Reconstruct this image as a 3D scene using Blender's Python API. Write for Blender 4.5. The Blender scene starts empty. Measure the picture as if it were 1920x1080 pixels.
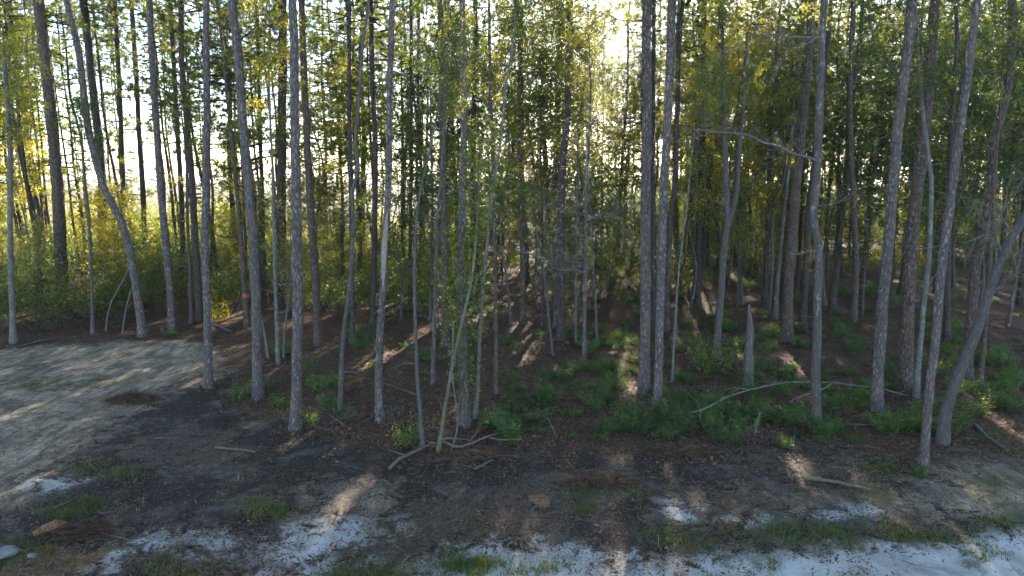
import bpy, math, random
import numpy as np
from mathutils import Vector

# ------------------------------------------------------------------ camera, sky, sun, exposure
SC = bpy.context.scene
COL = SC.collection
CAM_H, PITCH, F = 5.0, math.radians(9.1), 1280.0
SUN_EL, SUN_AZ = math.radians(19.0), math.radians(11.5)      # azimuth measured from +Y towards +X
cam = bpy.data.cameras.new('camera'); cam_o = bpy.data.objects.new('camera', cam); COL.objects.link(cam_o)
cam.lens = 24.0; cam.sensor_width = 36.0; cam.clip_start = 0.1; cam.clip_end = 6000
cam_o.location = (0, 0, CAM_H); cam_o.rotation_euler = (math.pi/2 - PITCH, 0, 0)
SC.camera = cam_o
W = bpy.data.worlds.new('World'); SC.world = W; W.use_nodes = True
nt = W.node_tree; bg = nt.nodes['Background']
sky = nt.nodes.new('ShaderNodeTexSky'); sky.sky_type = 'NISHITA'; sky.sun_disc = False
sky.sun_elevation = SUN_EL; sky.sun_rotation = SUN_AZ
sky.air_density = 1.0; sky.dust_density = 0.2; sky.ozone_density = 1.5
nt.links.new(sky.outputs[0], bg.inputs[0]); bg.inputs[1].default_value = 0.08
sl = bpy.data.lights.new('sun', 'SUN'); sl.energy = 5.0; sl.angle = math.radians(0.5); sl.color = (1.0, 0.86, 0.66)
so = bpy.data.objects.new('sun', sl); COL.objects.link(so)
SUN = Vector((math.sin(SUN_AZ)*math.cos(SUN_EL), math.cos(SUN_AZ)*math.cos(SUN_EL), math.sin(SUN_EL)))
so.rotation_euler = SUN.to_track_quat('Z', 'Y').to_euler(); so.location = (20, 100, 60)
SC.view_settings.view_transform = 'Standard'; SC.view_settings.look = 'None'
SC.view_settings.gamma = 1.0; SC.view_settings.use_curve_mapping = False
SC.view_settings.exposure = 3.05
SC.render.engine = 'CYCLES'
SC.cycles.max_bounces = 5; SC.cycles.diffuse_bounces = 3; SC.cycles.transmission_bounces = 3
SC.cycles.use_adaptive_sampling = True; SC.cycles.adaptive_threshold = 0.03; SC.cycles.adaptive_min_samples = 20
SC.cycles.glossy_bounces = 2; SC.cycles.caustics_reflective = False; SC.cycles.caustics_refractive = False
SC.cycles.use_denoising = True

# ------------------------------------------------------------------ helpers
rng = np.random.default_rng(11)
FWD = np.array([0, math.cos(PITCH), -math.sin(PITCH)]); UP = np.array([0, math.sin(PITCH), math.cos(PITCH)])
def ray(px, py): return FWD + np.array([1., 0, 0])*(px-960)/F + UP*(540-py)/F
def at(px, py, Y):
    r = ray(px, py); p = r*(Y/r[1]); p[2] += CAM_H; return p
def G(px, py, z=0.0):
    r = ray(px, py); p = r*((z-CAM_H)/r[2]); p[2] += CAM_H; return p
def px_of(p):
    d = np.asarray(p, float) - np.array([0, 0, CAM_H]); w = d@FWD
    return 960+F*d[0]/w, 540-F*(d@UP)/w

_lat = np.random.default_rng(5).random((256, 256))
def vnoise(x, y):
    xi = np.floor(x).astype(int); yi = np.floor(y).astype(int); fx = x-xi; fy = y-yi
    fx = fx*fx*(3-2*fx); fy = fy*fy*(3-2*fy)
    a = _lat[xi % 256, yi % 256]; b = _lat[(xi+1) % 256, yi % 256]; c = _lat[xi % 256, (yi+1) % 256]; d = _lat[(xi+1) % 256, (yi+1) % 256]
    return (a*(1-fx)+b*fx)*(1-fy)+(c*(1-fx)+d*fx)*fy
def fbm(x, y, o=4):
    s = 0; a = .5
    for k in range(o):
        s = s+a*vnoise(x*2**k+17.3*k, y*2**k+9.1*k); a *= .5
    return s
def ground_z(x, y):
    x = np.asarray(x, float); y = np.asarray(y, float)
    fl = np.clip((y-11.5)/5, 0, 1)
    near = (fbm(x*.45, y*.45)-.47)*.16 + (fbm(x*2.1+7, y*2.1)-.47)*(.05+.05*fl)
    far = (fbm(x*.03, y*.03+4)-.47)*1.2*np.clip((y-60)/200, 0, 1)
    return near*np.clip(1.6-y/90, 0, 1)+far

class MB:
    """collects verts, quads, tris, with a material index per face and a tint per vertex"""
    def __init__(s): s.V = []; s.Q = []; s.T = []; s.qm = []; s.tm = []; s.c = []; s.n = 0
    def add(s, V, Q=None, T=None, m=0, tint=0.5):
        V = np.asarray(V, float).reshape(-1, 3)
        if Q is not None and len(Q): s.Q.append(np.asarray(Q, int)+s.n); s.qm.append(np.full(len(Q), m))
        if T is not None and len(T): s.T.append(np.asarray(T, int)+s.n); s.tm.append(np.full(len(T), m))
        s.V.append(V); s.c.append(np.broadcast_to(np.asarray(tint, float), (len(V),))); s.n += len(V)
    def mesh(s, name, mats, smooth=True):
        V = np.concatenate(s.V); Q = np.concatenate(s.Q) if s.Q else np.zeros((0, 4), int); T = np.concatenate(s.T) if s.T else np.zeros((0, 3), int)
        me = bpy.data.meshes.new(name); me.vertices.add(len(V)); me.vertices.foreach_set('co', V.ravel().astype(np.float32))
        lv = np.concatenate([Q.ravel(), T.ravel()]).astype(np.int32); me.loops.add(len(lv)); me.loops.foreach_set('vertex_index', lv)
        ls = np.concatenate([np.arange(len(Q))*4, len(Q)*4+np.arange(len(T))*3]).astype(np.int32)
        me.polygons.add(len(ls)); me.polygons.foreach_set('loop_start', ls)
        mi = np.concatenate(s.qm+s.tm) if (s.qm or s.tm) else np.zeros(0)
        me.polygons.foreach_set('material_index', mi.astype(np.int32))
        me.polygons.foreach_set('use_smooth', np.full(len(ls), smooth))
        a = me.attributes.new('tint', 'FLOAT', 'POINT'); a.data.foreach_set('value', np.concatenate(s.c).astype(np.float32))
        for m in mats: me.materials.append(m)
        me.update(calc_edges=True); return me

def tube(P, R, n=8, rough=0.0, r=rng):
    P = np.asarray(P, float); R = np.asarray(R, float); M = len(P)
    t = np.gradient(P, axis=0); t /= np.linalg.norm(t, axis=1)[:, None]+1e-9
    ref = np.eye(3)[np.argmin(np.abs(P[-1]-P[0]))]
    u = np.cross(t, ref); u /= np.linalg.norm(u, axis=1)[:, None]+1e-9; v = np.cross(t, u)
    a = np.arange(n)/n*2*math.pi
    rr = R[:, None]*np.ones((M, n))
    if rough: rr = rr*(1+rough*(r.random((M, n))-.5)*2)
    V = P[:, None]+rr[..., None]*(np.cos(a)[None, :, None]*u[:, None]+np.sin(a)[None, :, None]*v[:, None])
    i = np.arange(M-1)[:, None]*n; j = np.arange(n)[None]; k = (j+1) % n
    Q = np.stack([i+j, i+k, i+n+k, i+n+j], -1).reshape(-1, 4)
    V = np.concatenate([V.reshape(-1, 3), P[-1:]+t[-1:]*R[-1]*.3])
    e = (M-1)*n; T = np.stack([e+np.arange(n), e+(np.arange(n)+1) % n, np.full(n, M*n)], -1)
    return V, Q, T
def resample(P, step):
    P = np.asarray(P, float); d = np.r_[0, np.cumsum(np.linalg.norm(np.diff(P, axis=0), axis=1))]
    s = np.linspace(0, d[-1], max(3, int(d[-1]/step)+1))
    # catmull-rom through the points
    out = np.empty((len(s), 3)); Pe = np.vstack([2*P[0]-P[1], P, 2*P[-1]-P[-2]])
    for q, x in enumerate(s):
        i = min(np.searchsorted(d, x, 'right')-1, len(P)-2); f = (x-d[i])/(d[i+1]-d[i]+1e-9)
        a, b, c, e = Pe[i:i+4]
        out[q] = .5*((2*b)+(c-a)*f+(2*a-5*b+4*c-e)*f*f+(3*b-a-3*c+e)*f**3)
    return out, s/d[-1]

def obj(name, me, parent=None, loc=(0, 0, 0), rz=0, sc=1, tilt=None):
    o = bpy.data.objects.new(name, me); COL.objects.link(o); o.location = loc
    o.rotation_euler = (tilt[0], tilt[1], rz) if tilt else (0, 0, rz)
    o.scale = (sc, sc, sc) if np.isscalar(sc) else sc
    if parent: o.parent = parent
    return o
def tag(o, label, cat, group=None):
    o['label'] = label; o['category'] = cat
    if group: o['group'] = group
    return o
def empty(name, loc, rz=0):
    o = bpy.data.objects.new(name, None); COL.objects.link(o); o.location = loc; o.rotation_euler = (0, 0, rz); o.empty_display_size = .2; return o
def slot(o, k, m):
    o.material_slots[k].link = 'OBJECT'; o.material_slots[k].material = m

# ------------------------------------------------------------------ materials
class N:
    def __init__(s, name):
        s.m = bpy.data.materials.new(name); s.m.use_nodes = True; s.t = s.m.node_tree; s.t.nodes.clear()
        s.out = s.t.nodes.new('ShaderNodeOutputMaterial')
    def n(s, typ, ins=None, **kw):
        x = s.t.nodes.new('ShaderNode'+typ)
        for k, v in kw.items(): setattr(x, k, v)
        for k, v in (ins or {}).items(): s.set(x.inputs[k], v)
        return x
    def set(s, i, v):
        if isinstance(v, bpy.types.NodeSocket): s.t.links.new(v, i)
        elif hasattr(v, 'outputs'): s.t.links.new(v.outputs[0], i)
        else: i.default_value = v if not (isinstance(v, tuple) and len(v) == 3 and i.type == 'RGBA') else (*v, 1)
    def math(s, op, a, b=0.0, c=0.0, clamp=False): return s.n('Math', {0: a, 1: b, 2: c}, operation=op, use_clamp=clamp)
    def mix(s, f, a, b, typ='MIX'):
        x = s.n('Mix', data_type='RGBA', blend_type=typ); s.set(x.inputs[0], f); s.set(x.inputs[6], a); s.set(x.inputs[7], b); return x.outputs[2]
    def ramp(s, f, stops):
        x = s.n('ValToRGB', {0: f}); e = x.color_ramp.elements
        while len(e) < len(stops): e.new(.5)
        for k, (p, c) in enumerate(stops): e[k].position = p; e[k].color = (*c, 1) if not np.isscalar(c) else (c, c, c, 1)
        return x.outputs[0]
    def step(s, f, lo, hi): return s.n('MapRange', {0: f, 1: lo, 2: hi, 3: 0.0, 4: 1.0}, interpolation_type='SMOOTHSTEP').outputs[0]
    def noise(s, co, scale, detail=4, rough=.55, dist=0): return s.n('TexNoise', {'Vector': co, 'Scale': scale, 'Detail': detail, 'Roughness': rough, 'Distortion': dist}).outputs[0]
    def done(s, sh): s.t.links.new(sh if isinstance(sh, bpy.types.NodeSocket) else sh.outputs[0], s.out.inputs[0]); return s.m

def bark(name, plate, furrow, lichen=None, lich_amt=.5, cells=(21, 21, 6), bump=.8, moss=0.0, crk=.95):
    a = N(name); tc = a.n('TexCoord'); inf = a.n('ObjectInfo')
    off = a.n('VectorMath', {0: tc.outputs['Object'], 1: a.n('CombineXYZ', {2: a.math('MULTIPLY', inf.outputs['Random'], 37.0)}).outputs[0]}, operation='ADD').outputs[0]
    wob = a.n('VectorMath', {0: a.n('TexNoise', {'Vector': off, 'Scale': 9.0, 'Detail': 4}).outputs[1], 1: (.09, .09, .22)}, operation='MULTIPLY').outputs[0]
    co = a.n('VectorMath', {0: off, 1: wob}, operation='ADD').outputs[0]
    mp = a.n('Mapping', {'Vector': co, 'Scale': cells}).outputs[0]
    v = a.n('TexVoronoi', {'Vector': mp, 'Scale': 1.0}, feature='DISTANCE_TO_EDGE').outputs[0]
    vc = a.n('TexVoronoi', {'Vector': mp, 'Scale': 1.0}, feature='F1').outputs[1]
    crack = a.math('SUBTRACT', 1.0, a.math('MULTIPLY', a.math('SUBTRACT', 1.0, a.step(v, .0, .30)), crk)).outputs[0]
    g = a.noise(co, 55, 5, .65); big = a.noise(off, 2.2, 3)
    cell = a.n('SeparateXYZ', {0: vc}).outputs[0]
    p1 = a.mix(a.step(a.math('ADD', a.math('MULTIPLY', cell, .6), a.math('MULTIPLY', g, .5)), .2, .85), tuple(np.array(plate)*.64), tuple(np.array(plate)*1.2))
    c = a.mix(crack, furrow, p1)
    c = a.mix(a.math('MULTIPLY', a.step(big, .42, .7), .45), c, tuple(np.array(plate)*np.array([.75, .6, .5])))
    c = a.mix(a.math('MULTIPLY', inf.outputs['Random'], .35), c, tuple(np.array(plate)*.45))
    if lichen:
        l = a.noise(a.n('Mapping', {'Vector': off, 'Scale': (1, 1, .45)}).outputs[0], 9, 6, .72)
        c = a.mix(a.math('MULTIPLY', a.step(l, 1-lich_amt, 1.14-lich_amt), .8), c, a.mix(g, tuple(np.array(lichen)*.7), lichen))
    if moss:
        l2 = a.noise(off, 3.1, 4, .6); c = a.mix(a.math('MULTIPLY', a.step(l2, .5, .62), moss), c, (.10, .12, .035))
    h = a.math('ADD', a.math('MULTIPLY', crack, .7), a.math('MULTIPLY', g, .35))
    b = a.n('Bump', {'Strength': bump, 'Distance': .02, 'Height': h})
    return a.done(a.n('BsdfPrincipled', {'Base Color': c, 'Roughness': .9, 'Specular IOR Level': .2, 'Normal': b}))

def leaf(name, stops, trans=.45, tcol=(2.1, 1.85, .62), rough=.5):
    a = N(name); t = a.n('Attribute', attribute_name='tint').outputs['Fac']; inf = a.n('ObjectInfo').outputs['Random']
    f = a.math('ADD', a.math('MULTIPLY', t, .75), a.math('MULTIPLY', inf, .25))
    c = a.ramp(f, stops)
    tc = a.n('Mix', {0: 1.0}, data_type='RGBA', blend_type='MULTIPLY'); a.set(tc.inputs[6], c); a.set(tc.inputs[7], tuple(np.array(tcol)*1.0))
    p = a.n('BsdfPrincipled', {'Base Color': c, 'Roughness': rough, 'Specular IOR Level': .35})
    tr = a.n('BsdfTranslucent', {'Color': tc.outputs[2]})
    return a.done(a.n('MixShader', {0: trans, 1: p, 2: tr}))

M = {}
M['pine'] = bark('pine_bark', (.205, .176, .172), (.055, .045, .043))
M['pine_brown'] = bark('pine_bark_brown', (.165, .126, .112), (.044, .033, .029))
M['pine_dark'] = bark('pine_bark_dark', (.11, .09, .087), (.034, .028, .027))
M['lichen'] = bark('lichen_bark', (.13, .113, .107), (.05, .042, .04), (.28, .285, .275), .47, cells=(32, 32, 9), bump=.4, crk=.6)
M['pale'] = bark('pale_bark', (.16, .155, .145), (.08, .075, .07), (.29, .30, .285), .45, cells=(14, 14, 20), bump=.25, crk=.22)
M['mossy'] = bark('mossy_bark', (.15, .145, .115), (.075, .065, .05), (.31, .325, .295), .40, cells=(14, 14, 20), bump=.25, moss=.9, crk=.22)
M['smooth'] = bark('smooth_grey_bark', (.125, .112, .11), (.065, .058, .056), (.175, .178, .172), .42, cells=(30, 30, 9), bump=.5, crk=.6)
M['dead'] = bark('dead_grey_wood', (.19, .175, .168), (.07, .062, .058), None, cells=(40, 40, 3), bump=.5)
M['stick'] = bark('weathered_stick', (.20, .16, .12), (.08, .06, .04), None, cells=(40, 40, 40), bump=.3)
M['twig'] = bark('grey_twig', (.16, .145, .13), (.08, .07, .06), (.26, .27, .245), .40, cells=(20, 20, 20), bump=.1, crk=.22)
M['needle'] = leaf('pine_needles', [(0, (.045, .068, .022)), (.5, (.095, .125, .034)), (1, (.17, .18, .05))], .46)
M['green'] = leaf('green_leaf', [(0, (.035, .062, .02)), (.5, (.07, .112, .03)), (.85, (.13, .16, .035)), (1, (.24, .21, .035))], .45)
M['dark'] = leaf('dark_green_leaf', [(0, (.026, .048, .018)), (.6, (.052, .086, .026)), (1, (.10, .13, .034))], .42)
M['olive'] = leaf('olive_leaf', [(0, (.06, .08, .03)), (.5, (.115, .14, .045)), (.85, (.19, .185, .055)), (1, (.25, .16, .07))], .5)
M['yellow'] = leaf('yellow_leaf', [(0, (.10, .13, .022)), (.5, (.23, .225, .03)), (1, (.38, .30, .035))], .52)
M['rust'] = leaf('rust_leaf', [(0, (.12, .075, .03)), (.5, (.24, .11, .04)), (1, (.36, .19, .08))], .45)
M['shrub'] = leaf('shrub_leaf', [(0, (.026, .055, .018)), (.5, (.055, .105, .03)), (1, (.11, .165, .042))], .42)
M['grass'] = leaf('grass_blade', [(0, (.04, .06, .02)), (.5, (.075, .105, .03)), (1, (.15, .15, .055))], .35)
M['litter'] = leaf('dry_litter', [(0, (.035, .022, .015)), (.35, (.095, .050, .028)), (.7, (.17, .10, .055)), (.93, (.27, .19, .12)), (1, (.40, .33, .24))], .12, (1, 1, 1), .8)

def flat(name, c, rough=.8, sc=20, var=.5, bump=.3):
    a = N(name); co = a.n('TexCoord').outputs['Object']; g = a.noise(co, sc, 5, .6)
    cc = a.mix(a.step(g, .3, .7), tuple(np.array(c)*(1-var)), tuple(np.array(c)*(1+var*.4)))
    b = a.n('Bump', {'Strength': bump, 'Distance': .02, 'Height': g})
    return a.done(a.n('BsdfPrincipled', {'Base Color': cc, 'Roughness': rough, 'Normal': b}))
M['tape'] = flat('orange_marking_tape', (.34, .085, .06), .6, 30, .2, .05)
M['cut'] = flat('fresh_cut_wood', (.18, .092, .042), .9, 25, .7)
M['rock'] = flat('pale_rock', (.16, .16, .165), .8, 6, .5)
M['debris'] = flat('root_debris', (.06, .035, .024), .95, 30, .6, .8)
M['scar'] = flat('bare_scar_wood', (.25, .205, .185), .7, 18, .3, .2)

# ------------------------------------------------------------------ ground
def poly(pts): return np.array([G(x, y)[:2] for x, y in pts])
def sdist(P, X, Y):
    d = np.full(X.shape, 1e9); ins = np.zeros(X.shape, bool)
    for i in range(len(P)):
        a, b = P[i-1], P[i]; e = b-a; wx = X-a[0]; wy = Y-a[1]
        t = np.clip((wx*e[0]+wy*e[1])/(e@e+1e-12), 0, 1); d = np.minimum(d, np.hypot(wx-t*e[0], wy-t*e[1]))
        c = ((a[1] > Y) != (b[1] > Y)) & (X < (b[0]-a[0])*(Y-a[1])/(b[1]-a[1]+1e-12)+a[0]); ins ^= c
    return np.where(ins, -d, d)
def zone(polys, X, Y, soft=.5):
    m = np.zeros(X.shape)
    for p in polys:
        P = poly(p) if not isinstance(p, np.ndarray) else p
        m = np.maximum(m, np.clip(.5-sdist(P, X, Y)/soft, 0, 1))
    return m
def ell(cx, cy, rx, ry): return [(cx+rx*math.cos(t), cy+ry*math.sin(t)) for t in np.linspace(0, 2*math.pi, 14)[:-1]]
Z_SAND = [[(420, 1200), (470, 1072), (560, 1052), (640, 1062), (720, 1050), (800, 1050), (900, 1022), (945, 1004), (1010, 1008), (1070, 1016), (1130, 1040), (1200, 1050), (1300, 1048), (1420, 1032), (1600, 1024), (1760, 1020), (1960, 1008), (2300, 1010), (2400, 1200)],
          [(440, 1040), (500, 1012), (600, 985), (700, 975), (745, 990), (700, 1010), (640, 1030), (560, 1045)], ell(335, 1010, 28, 7), ell(390, 1022, 45, 12), ell(1300, 965, 40, 12), ell(1440, 975, 50, 14),
          ell(1580, 960, 45, 9), ell(290, 1030, 30, 8), ell(215, 1065, 26, 8), ell(105, 905, 30, 10)]
Z_TRACK = [[(-300, 690), (0, 640), (120, 628), (250, 622), (330, 618), (430, 608), (480, 628), (450, 660), (400, 690), (370, 712), (300, 735), (240, 780), (185, 812), (150, 850), (90, 890), (30, 950), (-60, 1000), (-400, 1060)],
           [(1720, 925), (1760, 895), (1840, 870), (1930, 860), (2200, 860), (2200, 985), (1920, 985), (1800, 965), (1720, 955)],
           [(560, 985), (600, 930), (680, 905), (720, 920), (640, 975)], [(1290, 935), (1400, 925), (1560, 900), (1660, 925), (1700, 950), (1500, 955), (1300, 960)]]
Z_FLOOR = [[(-800, 665), (-100, 668), (0, 660), (120, 648), (300, 640), (370, 645), (400, 660), (430, 690), (430, 730), (470, 770), (560, 810), (640, 820), (720, 835), (800, 855), (900, 860), (1010, 850), (1200, 850), (1300, 850),
            (1480, 830), (1620, 850), (1700, 880), (1790, 870), (1850, 845), (2000, 850), (2700, 900), (2700, 372), (-2000, 372)]]
Z_MULCH = [[(250, 850), (330, 790), (440, 810), (470, 850), (380, 880), (290, 890)], [(590, 1040), (640, 990), (760, 950), (900, 930), (1000, 880), (1120, 890), (1300, 900), (1290, 930), (1180, 945), (1080, 985), (960, 1000), (880, 1030), (780, 1060), (700, 1070)],
           [(280, 1060), (350, 1020), (480, 1030), (560, 1050), (470, 1075), (350, 1090)], [(1480, 905), (1560, 900), (1640, 915), (1640, 940), (1500, 925)], ell(240, 985, 40, 30), ell(1420, 945, 70, 16), ell(1590, 955, 60, 8), ell(1490, 870, 130, 14)]
Z_DUST = [ell(110, 1050, 85, 28), ell(1015, 930, 24, 13), ell(65, 1090, 60, 30)]
Z_GREEN = [[(1180, 1000), (1240, 980), (1400, 985), (1500, 965), (1640, 985), (1750, 985), (1930, 975), (2200, 990), (2200, 1008), (1920, 1008), (1790, 1012), (1640, 1018), (1480, 1022), (1380, 1032), (1280, 1028)],
           ell(500, 955, 38, 18), ell(175, 878, 24, 8), ell(240, 890, 22, 8), ell(130, 960, 36, 10), ell(170, 945, 26, 9), ell(50, 1045, 45, 16), ell(900, 1050, 50, 7), ell(1000, 1045, 40, 5), ell(700, 1072, 70, 10),
           ell(360, 1070, 40, 9), ell(1400, 1050, 35, 12), ell(1120, 950, 30, 10), ell(1100, 930, 25, 6), ell(1210, 930, 14, 6), ell(60, 720, 80, 14), ell(190, 720, 60, 8), ell(1860, 905, 40, 12), ell(1640, 930, 30, 14), ell(1850, 1050, 30, 10),
           ell(30, 690, 60, 6), ell(1660, 885, 40, 12), ell(1230, 800, 40, 14)]

def zones_at(X, Y):
    n1 = (fbm(X*1.1, Y*1.1)-.47); n2 = (fbm(X*3.7+5, Y*3.7)-.47)
    Xw = X+n1*1.2+n2*.35; Yw = Y+(fbm(X*1.3+40, Y*1.3)-.47)*1.0+n2*.2
    s = zone(Z_SAND, Xw, Yw, 1.3); t = np.maximum(zone(Z_TRACK, Xw, Yw, 3.4), np.clip(zone(Z_SAND, Xw, Yw, 2.6)*1.05, 0, .6)); f = zone(Z_FLOOR, Xw, Yw, 1.6)
    m = zone(Z_MULCH, Xw, Yw, 1.4); d = zone(Z_DUST, Xw, Yw, .5); g = zone(Z_GREEN, Xw, Yw, .6)
    return s, t, f, m, d, g

gm = N('ground_soil'); 
def ground_material():
    a = gm; geo = a.n('NewGeometry').outputs['Position']
    A = a.n('SeparateColor', {0: a.n('Attribute', attribute_name='zone_a').outputs['Color']}).outputs
    B = a.n('SeparateColor', {0: a.n('Attribute', attribute_name='zone_b').outputs['Color']}).outputs
    n_f = a.noise(geo, 28, 6, .7); n_m = a.noise(geo, 6.5, 6, .65, .4); n_l = a.noise(geo, 1.3, 5, .6, .3); n_x = a.noise(geo, 85, 3, .7)
    st = a.noise(a.n('Mapping', {'Vector': geo, 'Rotation': (0, 0, .12), 'Scale': (3.2, .55, 1)}).outputs[0], 1.5, 6, .68, .5)
    con = lambda x: a.n('MapRange', {0: x, 1: .32, 2: .68}).outputs[0]
    c_f, c_m, c_x, c_s = con(n_f), con(n_m), con(n_x), con(st)
    n_d = a.noise(geo, 3.1, 7, .72, .8)
    soil = a.ramp(c_f, [(.3, (.016, .012, .011)), (.52, (.035, .027, .023)), (.75, (.075, .052, .038))])
    soil = a.mix(a.math('MULTIPLY', a.step(n_l, .48, .66), .8), soil, a.ramp(c_m, [(.3, (.058, .050, .046)), (.7, (.14, .122, .108))]))
    soil = a.mix(a.math('MULTIPLY', a.step(n_d, .50, .62), .7), soil, a.ramp(c_x, [(.3, (.022, .014, .010)), (.7, (.085, .052, .034))]))
    flo = a.ramp(c_f, [(.28, (.026, .015, .011)), (.5, (.085, .043, .027)), (.72, (.165, .088, .054)), (.9, (.25, .155, .095))])
    flo = a.mix(a.math('MULTIPLY', a.step(n_l, .46, .64), .5), flo, a.ramp(c_x, [(.3, (.02, .016, .012)), (.7, (.065, .05, .035))]))
    mul = a.ramp(c_x, [(.25, (.020, .015, .012)), (.5, (.07, .05, .037)), (.68, (.15, .11, .08)), (.85, (.28, .22, .16))])
    tra = a.ramp(c_s, [(.1, (.12, .085, .056)), (.4, (.245, .180, .120)), (.65, (.36, .27, .185)), (.9, (.45, .35, .245))])
    tra = a.mix(a.math('MULTIPLY', a.step(n_d, .50, .60), .7), tra, a.ramp(c_f, [(.3, (.06, .046, .030)), (.7, (.15, .122, .075))]))
    tra = a.mix(a.math('MULTIPLY', a.step(n_f, .54, .72), .6), tra, (.07, .055, .04)); tra = a.mix(a.math('MULTIPLY', a.step(n_l, .44, .6), .6), tra, a.ramp(c_f, [(.3, (.06, .048, .034)), (.7, (.15, .125, .09))]))
    san = a.ramp(n_l, [(.3, (.24, .225, .20)), (.47, (.40, .375, .34)), (.60, (.50, .475, .44))])
    san = a.mix(a.math('MULTIPLY', a.step(n_d, .53, .64), .65), san, a.ramp(c_f, [(.3, (.085, .07, .052)), (.7, (.26, .235, .195))]))
    san = a.mix(a.math('MULTIPLY', a.step(n_f, .57, .68), .65), san, (.11, .09, .065))
    dus = a.ramp(c_f, [(.3, (.10, .055, .028)), (.7, (.26, .155, .075))])
    gre = a.ramp(c_f, [(.3, (.030, .034, .016)), (.7, (.085, .09, .04))])
    def msk(z, w=.55, lo=.36, hi=.66):
        jit = a.math('MULTIPLY', a.math('SUBTRACT', a.math('ADD', a.math('MULTIPLY', n_d, .65), a.math('MULTIPLY', n_f, .35)), .5), w*4.5)
        return a.step(a.math('ADD', z, a.math('MULTIPLY', jit, a.math('MULTIPLY', a.math('MULTIPLY', z, a.math('SUBTRACT', 1.0, z)), 3.6))), lo, hi)
    c = a.mix(msk(A[1]), soil, tra); c = a.mix(msk(A[2]), c, flo); c = a.mix(a.math('MULTIPLY', msk(B[0]), a.step(n_d, .36, .52)), c, mul)
    c = a.mix(msk(A[0], .7), c, san); c = a.mix(a.math('MULTIPLY', msk(B[1]), .85), c, dus); c = a.mix(a.math('MULTIPLY', msk(B[2]), a.math('MULTIPLY', a.step(n_d, .40, .54), a.math('ADD', .6, a.math('MULTIPLY', a.step(a.n('SeparateXYZ', {0: geo}).outputs[1], 40.0, 52.0), .4)))), c, gre)
    h = a.math('ADD', a.math('MULTIPLY', n_m, .8), a.math('ADD', a.math('MULTIPLY', n_f, .45), a.math('MULTIPLY', n_x, .2)))
    b = a.n('Bump', {'Strength': .9, 'Distance': .06, 'Height': h})
    return a.done(a.n('BsdfPrincipled', {'Base Color': c, 'Roughness': .95, 'Specular IOR Level': .15, 'Normal': b}))
M['ground'] = ground_material()

def build_ground():
    xs = np.concatenate([-np.geomspace(1500, 20, 34)[:-1], np.linspace(-20, -13, 70)[:-1], np.linspace(-13, 15, 400), np.linspace(15, 22, 60)[1:], np.geomspace(22, 1500, 34)[1:]])
    ys = np.concatenate([[-300, -60, -20, -5, 0, 3], np.linspace(5, 15, 160), np.linspace(15, 24, 90)[1:], np.linspace(24, 60, 70)[1:], np.geomspace(60, 2500, 40)[1:]])
    X, Y = np.meshgrid(xs, ys); Z = ground_z(X, Y)
    s, t, f, m, d, g = zones_at(X, Y)
    far = (Y > 60); f = np.where(far, 1.0, f); g = np.where(Y > 52, 1.0, g)
    Z = Z-.035*s+.03*m*(fbm(X*6, Y*6)-.3)
    nx, ny = len(xs), len(ys); V = np.stack([X, Y, Z], -1).reshape(-1, 3)
    j, i = np.meshgrid(np.arange(ny-1), np.arange(nx-1), indexing='ij'); q = j*nx+i
    Q = np.stack([q, q+1, q+nx+1, q+nx], -1).reshape(-1, 4)
    fs = s.ravel()[Q].mean(1); ft = t.ravel()[Q].mean(1); cx = V[Q].mean(1)
    kinds = {'ground': np.ones(len(Q), bool)}
    kinds['sandy_road'] = (fs > .5) & (cx[:, 1] < 10.5) & (cx[:, 0] > -4)
    kinds['sandy_track'] = (ft > .5) & (fs <= .5) & (cx[:, 0] < -4.5)
    kinds['ground'] = ~(kinds['sandy_road'] | kinds['sandy_track'])
    for nm, k in kinds.items():
        q = Q[k]; u, inv = np.unique(q, return_inverse=True)
        mb = MB(); mb.add(V[u], Q=inv.reshape(-1, 4)); me = mb.mesh(nm, [M['ground']])
        for an, ch in (('zone_a', (s, t, f)), ('zone_b', (m, d, g))):
            at_ = me.attributes.new(an, 'FLOAT_COLOR', 'POINT')
            col = np.stack([c.ravel()[u] for c in ch]+[np.ones(len(u))], -1); at_.data.foreach_set('color', col.ravel().astype(np.float32))
        o = obj(nm, me); o['kind'] = 'structure'
        o['label'] = {'ground': 'dark soil clearing and brown pine needle forest floor', 'sandy_road': 'white sandy road edge along the bottom of the clearing', 'sandy_track': 'pale grey sandy track turning into the clearing beside the pines'}[nm]
build_ground()

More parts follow.
